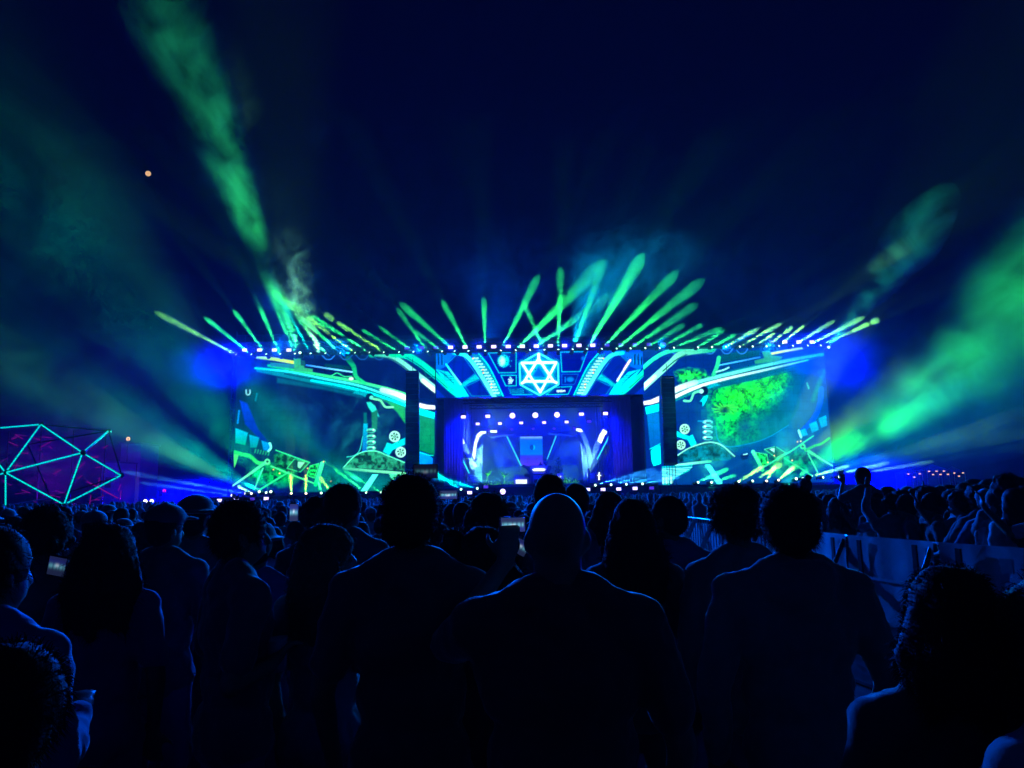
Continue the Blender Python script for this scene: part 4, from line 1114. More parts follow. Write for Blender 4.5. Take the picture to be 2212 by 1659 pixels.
for i, (lx, ly, ex, ey, dy, br, col, deg, lens) in enumerate(FB):
    p, q = at(lx, ly, 82.0), at(ex, ey, 82.0 - dy)
    L = (q - p).length
    side = 'left wing' if lx < 900 else ('opening' if lx < 1400 else 'right wing')
    colour = 'yellow green' if col == YGREEN else ('green' if col == GREEN else 'pale blue')
    r = moving_head(p, q, lens, 'moving head lamps along the foot of the stage', '%s from left at the foot of the %s, lamp throwing a %s beam' % (ORD[sum(1 for b in FB[:i] if ('left wing' if b[0] < 900 else ('opening' if b[0] < 1400 else 'right wing')) == side)], side, colour), 1.25)
    beam(r, q, deg, BW * 1.4 * br * (L / 6.0) ** .8, col, ((0, 1),) if lx not in (1778, 1812) else ((.35, 1),))

# ------------------------------------------------------------------ drifting smoke, lit by strong lamps at the wings and by added lights
def puff(name, c, r, mat, label, seed=0, lump=.25, rot=None):
    bm = bmesh.new(); bmesh.ops.create_icosphere(bm, subdivisions=3, radius=1.0)
    rr = random.Random(seed); ph = [(Vector((rr.gauss(0, 1), rr.gauss(0, 1), rr.gauss(0, 1))), rr.uniform(0, 6)) for _ in range(6)]
    for v in bm.verts:
        k = 1 + lump * sum(math.sin(v.co.dot(d) * 1.6 + f) for d, f in ph) / 3
        v.co = Vector((v.co.x * r[0], v.co.y * r[1], v.co.z * r[2])) * k
    me = bpy.data.meshes.new(name); bm.to_mesh(me); bm.free()
    o = link(name, me, mat, None, c)
    if rot is not None: o.rotation_euler = rot
    tag(o, label, None, None, 'stuff')
    return o


def big_beam(p, q, deg, watt, col, mat, label, t0=.02, t1=1.0, wide=1.0, wisps=None):
    L = (q - p).length; d = (q - p).normalized()
    r = moving_head(p, q, 'lens_green', 'strong sky lamps at the wings', label, 1.4)
    spot('lamp_light', p + d * .05, q, deg, watt, col, 1.0, .2, r)
    if wisps:
        rw = random.Random(len(label))
        eul = d.to_track_quat('Z', 'Y').to_euler()
        a = d.orthogonal().normalized(); b = d.cross(a)
        for j, (t, ln, wf) in enumerate(wisps):
            R_ = L * t * math.tan(math.radians(deg / 2)) * wf + .4
            c = p + d * L * t + a * R_ * rw.uniform(-.35, .35) + b * R_ * rw.uniform(-.35, .35)
            puff('smoke', c, (R_, R_, ln), mat, 'torn wisp of green smoke %s, %s from the lamp' % (label.split(',')[-1].strip(), ORD[j]), 30 + j + len(label), .45, eul)
        return
    o = smoke_cone('smoke', p + d * .1, q, .3, L * math.tan(math.radians(deg / 2)) * wide + .2, mat, None, t0, t1, 20, .12)
    tag(o, 'drifting green smoke ' + label.split(',')[-1].strip(), None, None, 'stuff')
    return o


SM1 = mat_smoke('smoke_streaks', .022, .16, .36, .70, 6, (1, 1, 1), step=.16, rough=.68)
SM2 = mat_smoke('smoke_wisps', .03, .22, .42, .68, 5, (1, 1, 1), step=.2, rough=.65)
SM3 = mat_smoke('smoke_soft', .009, .13, .38, .72, 6, step=.16, rough=.68)
SM4 = mat_smoke('smoke_torn', .026, .15, .40, .68, 6, (1, 1, 1), step=.15, rough=.68)
SMW = mat_smoke('smoke_wisp', .06, .28, .38, .66, 5, fade=True, step=.35, rough=.62)
GB = (.03, 1.0, .14)
big_beam(at(648, 762, 83), at(250, -260, 38), 9, 480000, GB, SMW, 'strong lamp on the roof edge, rising over the left of the crowd', wisps=((.09, 5, 2.6), (.24, 4.5, 1.5), (.43, 7, 1.25), (.56, 8, 1.1), (.70, 8, 1.1), (.83, 8, 1.2)))
big_beam(at(560, 1062, 82), at(-420, 520, 34), 14, 330000, (.0, .8, .5), SM3, 'strong lamp at the left wing, sweeping low over the left of the crowd')
big_beam(at(585, 1062, 82), at(-160, 60, 30), 13, 330000, (.0, .95, .34), SM3, 'second strong lamp at the left wing, sweeping high over the left')
big_beam(at(1720, 1034, 82), at(2600, 400, 28), 11, 1150000, (.02, 1, .09), SMW, 'strong lamp at the right wing, streaming over the right of the crowd', wisps=((.47, 5, .8), (.60, 5.5, .85), (.68, 6, 1.0), (.82, 7, .9)))
big_beam(at(1735, 1034, 82), at(2700, 690, 28), 9, 160000, (.0, .85, .4), SM1, 'second strong lamp at the right wing, streaming low over the right', .2)
big_beam(at(1790, 750, 83), at(2060, 400, 50), 9, 140000, (.02, 1, .3), SM2, 'strong lamp on the roof edge, rising over the right wing')
puff('smoke', at(625, 640, 80), (5.0, 3.4, 8.4), mat_smoke('smoke_plume', .07, .3, .42, .66, 3, fade=True, step=.8), 'pale green plume of smoke rising above the left roof edge', 3)
puff('smoke', at(690, 250, 60), (2.2, 2.2, 4.0), mat_smoke('smoke_faint', .02, .2, .4, .7, 2, fade=True), 'faint isolated green wisp high in the sky', 5)
puff('smoke', at(1340, 580, 84), (13, 6, 8.5), mat_smoke('smoke_bank', .05, .22, .38, .68, 3, fade=True, step=.8), 'bluish bank of smoke rising behind the middle of the roof', 6)
puff('smoke', at(2030, 900, 66), (17, 16, 13), mat_smoke('smoke_right', .03, .16, .34, .74, 3, fade=True, step=.8), 'wide bank of blue smoke drifting off the right wing', 12)
puff('smoke', at(1240, 640, 92), (46, 10, 14), mat_smoke('smoke_roof', .03, .18, .32, .72, 3, fade=True, step=.8), 'low bank of blue smoke hanging over the whole roof', 14)
puff('smoke', at(120, 860, 66), (15, 16, 11), mat_smoke('smoke_left', .014, .16, .34, .76, 3, fade=True, step=.8), 'bank of dim smoke drifting off the left wing', 15)
spot('smoke_fill_light', at(690, 763, 83.0), at(620, 560, 79), 34, 60000, (.25, 1, .35), 1, .2)  # fixtureless lights added to make the plume and smoke banks glow
spot('smoke_fill_light', at(1240, 742, 88.5), at(1350, 520, 84), 75, 42000, (.0, .42, 1), 1, .2)
spot('smoke_fill_light', at(1560, 750, 83.0), at(2000, 800, 66), 80, 42000, (.0, .2, 1), 1, .2)
spot('smoke_fill_light', at(1060, 742, 88.5), at(1120, 480, 91), 100, 16000, (.0, .10, 1), 1, .2)
spot('smoke_fill_light', at(760, 762, 83.0), at(500, 620, 90), 80, 9000, (.0, .22, 1), 1, .2)

puff('smoke', at(720, 900, 79), (13, 3, 8), mat_smoke('wing_bloom_smoke', .075, .3, .44, .7, 3, fade=True, step=.8), 'green lit smoke added as bloom in front of the left wing screen', 21)  # smoke added in front of both wing screens to imitate their bloom
puff('smoke', at(1600, 900, 79), (12, 3, 8), mat_smoke('wing_bloom_smoke_right', .075, .3, .44, .7, 3, fade=True, step=.8), 'green lit smoke added as bloom in front of the right wing screen', 22)
puff('smoke', at(150, 1000, 68), (15, 5, 6), mat_smoke('violet_glow_smoke', .018, fade=True), 'haze puff added for the violet glow around the icosahedron', 23)
for px_, py_, w_ in ((110, 1086, 1500), (260, 1088, 1500)):  # lights added only to tint the puff violet, without any fixture
    spot('violet_fill_light', at(px_, py_, 66), at(px_, 930, 69), 130, w_, (.30, .0, 1), 1, .3)
for px_, w_ in ((560, 9000), (760, 9000), (1540, 14000), (1700, 14000)):  # added teal lights, standing for screen spill on the smoke before the wings
    spot('wing_fill_light', at(px_, 1062, 79.5), at(px_ + (40 if px_ < 1000 else -20), 880, 79), 80, w_, (.02, 1, .5), 1, .2)
# smoke puffs with added point lights; at the roof ends they imitate lens bloom
GL = mat_smoke('glow_smoke', .10, .35, .2, .8, 3, fade=True, step=.5)
for c, r, w, lab, sd in ((at(486, 790, 82.5), (8.5, 4.0, 4.2), 15000, 'smoke puff imitating blue lens bloom at the left end of the roof', 1), (at(1765, 765, 82.5), (8.0, 4.0, 3.4), 13000, 'smoke puff imitating blue lens bloom at the right end of the roof', 2),
                      (at(1842, 796, 82.5), (5, 3, 3.4), 3000, 'small smoke puff imitating blue lens bloom beyond the right end of the roof', 4),
                      (at(430, 1074, 84), (15, 3.0, 2.6), 24000, 'blue glow of smoke at the foot of the left wing', 8), (at(1880, 1030, 84), (11, 3.0, 3.2), 26000, 'blue glow of smoke at the foot of the right wing', 9)):
    puff('smoke', c, r, GL, lab, sd, .18)
    l = bpy.data.lights.new('glow_fill_light', 'POINT'); l.energy = w; l.color = (.0, .0, 1); l.shadow_soft_size = .35
    o = bpy.data.objects.new('glow_fill_light', l); COL.objects.link(o); o.location = c
o = MB().box((0, 0, 0), ((xr - xl) - .6, 18, zop - zdeck + 1.4)).build('smoke', mat_smoke('stage_smoke', .02), None, False, ((xl + xr) / 2, 86 + 9.3, (zop + zdeck) / 2 + .8))
tag(o, 'blue lit smoke filling the stage opening', None, None, 'stuff')
o = MB().tube([at(480, 757, 83.6), at(900, 752, 83.6), at(1400, 744, 83.6), at(1810, 737, 83.6)], [.8, 1.6, 1.6, .8], 12).build('smoke', mat_smoke('roof_smoke', .03))
tag(o, 'thin blue lit smoke along the roof truss', None, None, 'stuff')
# green and white lamps on the set, and blue flood along the foot of the stage
spot('set_lamp', at(*Z8((480, 640))[0], 92), at(*Z8((470, 300))[0], 97), 44, 5200, (.3, 1, .2), 1, .2)
spot('set_lamp', at(*Z8((1560, 640))[0], 92), at(*Z8((1620, 300))[0], 97), 42, 3800, (.3, 1, .4), 1, .2)
for zx in (600, 760, 960, 1250, 1420):
    spot('plant_lamp', at(*Z8((zx, 655))[0], 93.8) + Vector((0, 0, .1)), at(*Z8((zx, 560))[0], 97), 120, 1100 if zx < 900 else 700, (.12, 1, .12), 1, .1)
for px in (1000, 1100, 1250, 1350):
    spot('foot_lamp', at(px, 1040, 80.5), at(px, 1062, 83.5), 120, 500, BLUE, 1, .2)
for s_, x_ in ((1, xl), (-1, xr)): spot('curtain_fill_light', (x_ + s_ * 3.5, 88.2, zdeck + .3), (x_ + s_ * 1.2, 92, zdeck + 5), 80, 1500, (.04, .03, 1), 1, .2)  # lights added to lift the dark side curtains
spot('purple_lamp', at(1080, 880, 92), at(1150, 1010, 104), 60, 160, (.6, .05, 1), 1, .2)

# ------------------------------------------------------------------ the lit icosahedron of truss on the left
Yi = 56.0
V = dict(A=at(90, 917, 57), B=at(235, 931, 60), C=at(180, 978, 53), D=at(14, 1021, 54.5), E=at(263, 1027, 58), Fv=at(140, 1090, 54.5), G=at(14, 1092, 57), Hh=at(-60, 930, 58), I=at(-110, 1060, 57), J=at(110, 1075, 63), K=at(60, 960, 64))
root = empty('lit_icosahedron', (at(125, 1085, 56).x, 56, 0)); tag(root, 'large open icosahedron of truss bars edged with cyan LED tubes, left of the stage', 'light sculpture')
for a, b, w in (('A', 'D', 1), ('A', 'C', 1), ('B', 'C', 1), ('C', 'D', 1), ('C', 'Fv', 1), ('C', 'E', 1), ('D', 'Fv', 1), ('E', 'Fv', 1), ('D', 'G', 1), ('D', 'Hh', 1), ('D', 'I', 1), ('A', 'Hh', 1), ('A', 'B', 0), ('B', 'E', 0), ('G', 'Fv', 0), ('B', 'K', 0), ('A', 'K', 0), ('E', 'J', 0), ('K', 'J', 0), ('G', 'J', 0)):
    p, q = V[a] - Vector(root.location), V[b] - Vector(root.location)
    bar = MB().tube([p, q], .05, 8).build('truss_bar', M['black_metal'], root)
    if w:
        d = q - p; n_ = max(4, int(d.length / .42)); m = MB()
        off = Vector((0, -.10, 0))
        for i in range(n_):
            m.tube([p + off + d * ((i + .06) / n_), p + off + d * ((i + .92) / n_)], .055, 6)
        m.build('led_tube', M['led_cyan'], bar)
for k in 'A B C D E Fv G'.split():
    bm = bmesh.new(); bmesh.ops.create_icosphere(bm, subdivisions=2, radius=.2); me = bpy.data.meshes.new('joint'); bm.to_mesh(me); bm.free()
    link('joint', me, M['black_metal'], root, V[k] - Vector(root.location))
MB().tube([V['Fv'] - Vector(root.location), Vector((V['Fv'].x, V['Fv'].y, 0)) - Vector(root.location)], .12, 8).build('leg', M['black_metal'], root)
MB().tube([V['G'] - Vector(root.location), Vector((V['G'].x, V['G'].y, 0)) - Vector(root.location)], .12, 8).build('leg', M['black_metal'], root)
rr = random.Random(11)
sticks = [(195, 945, 60, -10), (205, 939, 14, 20), (175, 950, 14, 14)]
root = empty('magenta_light_cloud', (at(120, 1080, 66).x, 66, 0)); tag(root, 'scattered magenta light sticks glowing inside and behind the icosahedron', 'light sculpture')
for i in range(46):
    px, py = rr.uniform(5, 262), rr.uniform(938, 1088)
    p = at(px, py, rr.uniform(60, 68)) - Vector(root.location)
    a = rr.choice([0, .3, -.5, 1.3, .7, -.2]) + rr.uniform(-.2, .2); L = rr.uniform(.35, 1.0)
    d = Vector((math.cos(a), rr.uniform(-.4, .4), math.sin(a))) * L
    MB().tube([p - d * .5, p + d * .5], .03, 6).build('light_stick', M['led_magenta' if i % 3 else 'led_purple'], root)
p = at(188, 1040, 62) - Vector(root.location); q = at(260, 1079, 62) - Vector(root.location)
MB().tube([p, p + (q - p) * .93], .05, 6).build('light_stick', M['led_magenta'], root)
fr = MB()
for x0 in (20, 90, 160, 230): fr.tube([at(x0, 930, 67) - Vector(root.location), Vector((at(x0, 930, 67).x, 67, 0)) - Vector(root.location)], .05, 6)
fr.build('support_frame', M['black_metal'], root)
purple = bpy.data.lights.new('purple_fill_light', 'SPOT'); purple.energy = 500; purple.color = (.35, .02, 1); purple.spot_size = 2.2; purple.spot_blend = 1  # purple light added for the glow, no lamp is built here
po = bpy.data.objects.new('purple_fill_light', purple); COL.objects.link(po); po.location = at(150, 1080, 70); po.rotation_euler = (math.radians(75), 0, 0)

# buildings and lamps at the left edge of the field
def block(px0, px1, pyt, Y, mat, label, windows=4):
    a, b = at(px0, pyt, Y), at(px1, pyt, Y)
    root = empty('building', ((a.x + b.x) / 2, Y, 0)); tag(root, label, 'building')
    w, h = b.x - a.x, a.z
    MB().box((0, 3, h / 2), (w, 6, h)).build('wall', M[mat], root)
    MB().box((0, 3, h + .12), (w + .4, 6.4, .24)).build('roof', M['set_dark'], root)
    for i in range(windows):
        MB().box((-w / 2 + (i + .5) * w / windows, -.02, h * .62), (w / windows * .45, .06, h * .2)).build('window', M['plastic'], root)
    return root


block(262, 305, 960, 118, 'concrete', 'pale tower block beyond the field, behind the icosahedron', 2)
block(222, 250, 1000, 110, 'concrete', 'narrow pale pillar building behind the lower edge of the icosahedron', 1)
block(340, 420, 1040, 125, 'concrete', 'low pale hall beyond the field, left of the stage', 5)
for px, py, Y, k, lab, cat in ((277, 948, 117, 'lens_warm', 'warm floodlight on a tall post by the pale tower block', 'lamp post'), (321, 1083, 78, 'lens_white', 'pair of white floodlights on a short post at the left of the field', 'lamp post'), (355, 1060, 95, 'lens_red', 'round red lamp on a post at the left of the field', 'lamp post')):
    p = at(px, py, Y); root = empty('lamp_post', (p.x, Y, 0)); tag(root, lab, cat)
    MB().tube([(0, 0, 0), (0, 0, p.z + .1)], .07, 8).build('post', M['black_metal'], root)
    for dx in ((0,) if k != 'lens_white' else (-.32, .32)):
        MB().box((dx, .1, p.z), (.42, .2, .42)).build('lamp_housing', M['black_metal'], root)
        MB().tube([(dx, -.03, p.z), (dx, .0, p.z)], .2 if Y < 100 else .32, 14).build('lens', M[k], root)
pw = at(277, 945, 117); spot('lamp_light', pw + Vector((0, -.4, 0)), pw + Vector((0, -3, -12)), 70, 900, (1, .75, .55), 1, .2)

# food stalls with strings of warm lamps far to the right
for i, (px0, px1, py, Y) in enumerate(((1955, 1992, 1022, 120), (2002, 2050, 1016, 115), (2056, 2084, 1020, 124))):
    a, b = at(px0, py, Y), at(px1, py, Y); w = b.x - a.x; h = a.z
    root = empty('food_stall', ((a.x + b.x) / 2, Y, 0)); tag(root, ('small', 'wide', 'narrow')[i] + ' lit food stall on the far right edge of the field', 'stall')
    for sx in (-1, 1):
        for sy in (0, 3): MB().tube([(sx * w / 2, sy, 0), (sx * w / 2, sy, h)], .05, 6).build('post', M['steel'], root)
    MB().add([(-w / 2, 0, h), (w / 2, 0, h), (w / 2, 3, h), (-w / 2, 3, h), (0, 1.5, h + 1.0)], [(0, 1, 4), (1, 2, 4), (2, 3, 4), (3, 0, 4)]).build('canopy', M['tent'], root)
    MB().box((0, .2, .55), (w * .95, .5, 1.1)).build('counter', M['set_dark'], root)
    for k in range(3 + (i == 1) * 3):
        n_ = 3 + (i == 1) * 3
        MB().box((-w / 2 + (k + .5) * w / n_, -.1, h - .15 - (k % 2) * .5), (.28, .1, .16)).build('lamp', M['lens_warm'], root)

# ================================================================== people
def cap(bm, p, q, r0, r1, n=10):
    """Tapered capsule: two domed ends and a body."""
    p = Vector(p); q = Vector(q); d = q - p; L = d.length
    if L < 1e-6: d = Vector((0, 0, 1)); L = 1e-6
    d.normalize(); a = d.orthogonal().normalized(); b = d.cross(a)
    rings = []
    for k in range(4): t = -math.pi / 2 + (k + .5) * math.pi / 8; rings.append((p + d * (r0 * math.sin(t)), r0 * math.cos(t)))
    for k in range(4): t = (k + .5) * math.pi / 8; rings.append((q + d * (r1 * math.sin(t)), r1 * math.cos(t)))
    vs = []
    for c, r in rings:
        vs.append([bm.verts.new(c + (a * math.cos(2 * math.pi * i / n) + b * math.sin(2 * math.pi * i / n)) * r) for i in range(n)])
    for k in range(len(vs) - 1):
        for i in range(n): bm.faces.new((vs[k][i], vs[k][(i + 1) % n], vs[k + 1][(i + 1) % n], vs[k + 1][i]))
    bm.faces.new(vs[0][::-1]); bm.faces.new(vs[-1])


def ell(bm, c, r, rot=None, sub=3):
    m = Matrix.Translation(Vector(c)) @ (rot.to_4x4() if rot is not None else Matrix()) @ Matrix.Diagonal((*r, 1))
    bmesh.ops.create_icosphere(bm, subdivisions=sub, radius=1.0, matrix=m)


_tex = bpy.data.textures.new('cloth_folds', 'CLOUDS'); _tex.noise_scale = .10
_texh = bpy.data.textures.new('hair_locks', 'CLOUDS'); _texh.noise_scale = .045


def skin(bm, name, mat, voxel=.016, smooth=4, disp=None, amt=0.0):
    """Grow the overlapping volumes of a bmesh into one continuous surface."""
    me = bpy.data.meshes.new(name + '_volumes'); bm.to_mesh(me); bm.free()
    o = bpy.data.objects.new(name, me); COL.objects.link(o)
    r = o.modifiers.new('remesh', 'REMESH'); r.mode = 'VOXEL'; r.voxel_size = voxel; r.use_smooth_shade = True
    s = o.modifiers.new('smooth', 'SMOOTH'); s.factor = .5; s.iterations = smooth
    if disp:
        d = o.modifiers.new('folds', 'DISPLACE'); d.texture = disp; d.strength = amt; d.mid_level = .5
    dg = bpy.context.evaluated_depsgraph_get()
    out = bpy.data.meshes.new_from_object(o.evaluated_get(dg))
    bpy.data.objects.remove(o); bpy.data.meshes.remove(me)
    out.name = name; out.materials.clear(); out.materials.append(mat)
    return out


SKIN = [mat_surface('skin_%d' % i, c, .5, 0, .12, 30, .05) for i, c in enumerate(((.42, .26, .19), (.30, .17, .11), (.16, .09, .06)))]
HAIR = [mat_surface('hair_%d' % i, c, .75, 0, .35, 60, .2, 0) for i, c in enumerate(((.012, .010, .009), (.04, .022, .012), (.16, .10, .05)))]
CLOTH = {k: mat_surface('cloth_' + k, c, .85, 0, .18, 25, .15, 1.0) for k, c in dict(black=(.11, .11, .115), charcoal=(.2, .2, .21), navy=(.1, .12, .26), grey=(.28, .28, .29), white=(.62, .62, .64), denim=(.06, .09, .16), olive=(.06, .065, .04), blue=(.08, .14, .42), maroon=(.12, .025, .03)).items()}


def hand(bm, w, d, up, curl=.5, grip=0.0):
    """Palm, four unequal bent fingers and a thumb leaving the side of the palm. d: along the hand, up: back of the hand."""
    w = Vector(w); d = Vector(d).normalized(); up = (Vector(up) - d * Vector(up).dot(d)).normalized(); s = d.cross(up)
    palm = w + d * .045
    ell(bm, palm, (.042, .05, .018), Matrix((s, d, up)).transposed(), 2)
    cap(bm, w - d * .01, w + d * .03, .027, .028, 8)
    for i, (o, L) in enumerate(((-.03, .068), (-.010, .078), (.011, .074), (.030, .058))):
        p0 = w + d * .085 + s * o
        a1 = curl * .9 + grip * .5; a2 = curl * 1.8 + grip
        p1 = p0 + (d * math.cos(a1) - up * math.sin(a1)) * L * .5
        p2 = p1 + (d * math.cos(a2) - up * math.sin(a2)) * L * .5
        cap(bm, p0, p1, .0105, .0095, 7); cap(bm, p1, p2, .0095, .008, 7)
    t0 = w + d * .025 - s * .035
    t1 = t0 + (d * .6 - s * .7 - up * .25).normalized() * .038
    t2 = t1 + (d * .85 - s * .15 - up * .5 * (1 + grip)).normalized() * .032
    cap(bm, t0, t1, .014, .012, 7); cap(bm, t1, t2, .012, .009, 7)


def make_person(look, voxel=.016, detail=1):
    """Meshes of one person, 1.75 m tall, facing +Y, feet at z = 0. look: dict of build, hair, clothes, pose."""
    g = look.get
    bw = g('broad', 1.0); yaw = g('yaw', 0.0); nod = g('nod', 0.0)
    R = Matrix.Rotation(nod, 3, 'X'); R = Matrix.Rotation(yaw, 3, 'Z') @ R
    neck = Vector((0, -.01, 1.5))
    H = lambda v: neck + R @ (Vector(v) - neck)
    sh = {s: Vector((s * .185 * bw, -.005, 1.415)) for s in (-1, 1)}
    arms = {}
    for s, k in ((-1, 'arm_l'), (1, 'arm_r')):
        a = g(k, 'down')
        if a == 'down': el, wr, hd = (s * (.235 * bw + .02), -.03, 1.13), (s * .23 * bw, .04, .90), (0, .1, -1)
        elif a == 'bent': el, wr, hd = (s * (.25 * bw), -.02, 1.14), (s * .12, .24, 1.20), (-s * .4, .7, .4)
        elif a == 'phone': el, wr, hd = (s * .26 * bw, .22, 1.36), (s * .07, .36, 1.58), (0, .1, 1)
        elif a == 'up': el, wr, hd = (s * .27 * bw, .12, 1.60), (s * .22, .18, 1.84), (0, .05, 1)
        elif a == 'lean': el, wr, hd = (s * .27 * bw, .16, 1.16), (s * .14, .36, 1.10), (-s * .6, .5, -.1)
        else: el, wr, hd = a
        arms[s] = (Vector(el), Vector(wr), Vector(hd))
    # body
    bm = bmesh.new()
    ell(bm, H((0, .0, 1.655)), (.073, .092, .097), R); ell(bm, H((0, .032, 1.60)), (.058, .062, .082), R)
    ell(bm, H((0, .03, 1.548)), (.040, .052, .026), R)
    if detail:
        cap(bm, H((0, .088, 1.648)), H((0, .112, 1.606)), .010, .015, 8)
        ell(bm, H((0, .092, 1.568)), (.024, .014, .010), R, 2)
        ell(bm, H((0, .084, 1.672)), (.052, .016, .012), R, 2)
        for s in (-1, 1):
            ell(bm, H((s * .077, -.004, 1.625)), (.011, .021, .033), R @ Matrix.Rotation(s * .35, 3, 'Z'), 2)
    cap(bm, (0, -.02, 1.42), H((0, .0, 1.575)), .060 * g('neck', 1), .054 * g('neck', 1), 12)
    for s in (-1, 1): cap(bm, (s * .04, -.02, 1.505), (s * .165 * bw, -.01, 1.435), .042, .045)
    def torso(bm, k):
        ell(bm, (0, 0, 1.30), (.172 * bw + k, .108 + k, .175 + k * .5)); ell(bm, (0, .012, 1.12), (.150 * bw + k, .108 + k, .17))
        ell(bm, (0, 0, .95), (.165 * (bw * .5 + .5) + k, .118 + k, .13))
        cap(bm, (-.155 * bw, -.005, 1.405), (.155 * bw, -.005, 1.405), .058 + k, .058 + k, 12)
    torso(bm, 0)
    for s in (-1, 1):
        el, wr, hd = arms[s]
        cap(bm, sh[s], el, .052, .040); cap(bm, el, wr, .040, .027)
        if detail: hand(bm, wr, hd, (0, -1, .2) if abs(hd.z) > .5 else (0, 0, 1), .35, g('grip', .2))
        else: cap(bm, wr, wr + hd.normalized() * .13, .036, .022, 8)
        cap(bm, (s * .09, 0, .90), (s * .10, .01, .49), .082, .056); cap(bm, (s * .10, .01, .49), (s * .105, -.01, .08), .056, .038)
        cap(bm, (s * .105, -.03, .045), (s * .115, .14, .035), .045, .035)
    body = skin(bm, 'body', SKIN[g('skin', 1)], voxel, 4)
    parts = [('body', body)]
    # shirt
    bm = bmesh.new(); k = .018
    torso(bm, k); ell(bm, (0, 0, .90), (.168 + k, .125 + k, .12))
    for s in (-1, 1):
        cap(bm, (s * .045, -.022, 1.507), (s * .165 * bw, -.008, 1.436), .053, .060)
        el, wr, hd = arms[s]
        if g('sleeve', 'short') == 'long': cap(bm, sh[s], el, .068, .056); cap(bm, el, wr - (wr - el) * .04, .056, .042)
        elif g('sleeve') == 'none': pass
        else: cap(bm, sh[s], sh[s] + (el - sh[s]) * .72, .068, .062)
    if g('hood'): ell(bm, (0, -.07, 1.47), (.13, .08, .07)); ell(bm, (0, -.09, 1.43), (.11, .07, .08))
    else: cap(bm, (0, -.03, 1.44), (0, -.02, 1.492), .080, .070, 12)
    parts.append(('shirt', skin(bm, 'shirt', CLOTH[g('top', 'black')], voxel * 1.05, 3, _tex, .034)))
    # trousers and shoes
    bm = bmesh.new()
    ell(bm, (0, 0, .93), (.168, .122, .12))
    for s in (-1, 1): cap(bm, (s * .09, 0, .90), (s * .10, .01, .49), .096, .072); cap(bm, (s * .10, .01, .49), (s * .105, -.01, .10), .072, .062)
    parts.append(('trousers', skin(bm, 'trousers', CLOTH[g('legs', 'navy')], .024, 4, _tex, .02)))
    # hair or hat
    bm = bmesh.new(); hs = g('hair', 'short'); hv = g('vol', 1.0); am = .012
    if hs in ('short', 'crop', 'cap', 'bucket'):
        t = {'short': .014, 'crop': .006, 'cap': .012, 'bucket': .012}[hs] * hv
        ell(bm, H((0, -.008, 1.668)), (.074 + t, .092 + t, .090 + t), R); ell(bm, H((0, -.036, 1.628)), (.068 + t, .064 + t * .7, .066 + t), R)
        am = .008 if hs != 'short' else .016
    elif hs == 'bald': ell(bm, H((0, -.012, 1.664)), (.0735, .0905, .0875), R); am = .001
    elif hs == 'curly':
        ell(bm, H((0, -.012, 1.675)), (.098 * hv, .112 * hv, .105 * hv), R)
        rr = random.Random(g('seed', 1))
        for i in range(46):
            v = Vector((rr.gauss(0, 1), rr.gauss(0, 1) - .4, rr.gauss(0, 1) + .35)).normalized()
            ell(bm, H(Vector((0, -.012, 1.67)) + Vector((v.x * .095, v.y * .108, v.z * .10)) * hv), (.026,) * 3, None, 1)
        am = .03
    elif hs == 'bun':
        ell(bm, H((0, -.01, 1.668)), (.084, .100, .098), R); ell(bm, H((0, -.035, 1.62)), (.07, .068, .07), R); ell(bm, H((0, -.09, 1.76)), (.046, .046, .042), R)
    else:   # long hair
        ln = {'long': .30, 'mid': .16}[hs] * g('len', 1)
        ell(bm, H((0, -.012, 1.668)), (.090 * hv, .106 * hv, .100), R)
        for i in range(9):
            a = math.pi * (1.0 + i / 8.0); c = H((math.cos(a) * .070 * hv, math.sin(a) * .080 - .015, 1.64))
            e = c + Vector((math.cos(a) * .035, math.sin(a) * .02 - .015, -ln - .03 * math.sin(i * 2.1)))
            cap(bm, c, (c + e) / 2 + Vector((math.cos(a) * .02, -.02, 0)), .040 * hv, .042 * hv, 8); cap(bm, (c + e) / 2 + Vector((math.cos(a) * .02, -.02, 0)), e, .042 * hv, .022, 8)
        am = .028
    hme = skin(bm, 'hair', HAIR[g('hcol', 0)] if hs != 'bald' else SKIN[g('skin', 1)], max(.010, voxel * .8), 3, _texh, am * .7)
    if g('strands'):
        # loose strands standing off the outline
        rr = random.Random(g('seed', 1)); n = g('strands'); co = [v.co.copy() for v in hme.vertices]; no = [v.normal.copy() for v in hme.vertices]
        b2 = bmesh.new(); b2.from_mesh(hme)
        for _ in range(n):
            i = rr.randrange(len(co)); p = co[i]; nn = no[i]
            j = Vector((rr.gauss(0, 1), rr.gauss(0, 1), rr.gauss(0, 1) - .3)) * .55
            d = (nn + j).normalized(); L = rr.uniform(.012, .045) * g('fuzz', 1.0)
            s = d.orthogonal().normalized() * .0011
            m1 = p + d * L * .5 + Vector((0, 0, .003)); e = p + d * L + Vector((rr.gauss(0, .006), rr.gauss(0, .006), -.008))
            v = [b2.verts.new(x) for x in (p - s, p + s, m1 + s * .8, m1 - s * .8, e)]
            b2.faces.new(v[:4]); b2.faces.new((v[3], v[2], v[4]))
        b2.to_mesh(hme); b2.free()
    parts.append(('hair' if hs != 'bald' else 'scalp', hme))
    if hs in ('cap', 'bucket'):
        bm = bmesh.new()
        if hs == 'cap':
            ell(bm, H((0, .0, 1.700)), (.094, .112, .075), R); ell(bm, H((0, .125, 1.695)), (.072, .085, .010), R @ Matrix.Rotation(-.12, 3, 'X'))
            ell(bm, H((0, 0, 1.776)), (.012, .012, .008), None, 2)
        else:
            ell(bm, H((0, 0, 1.715)), (.096, .112, .072), R); ell(bm, H((0, 0, 1.690)), (.150, .165, .016), R)
        parts.append(('hat', skin(bm, 'hat', CLOTH[g('hatcol', 'black')], .011, 3)))
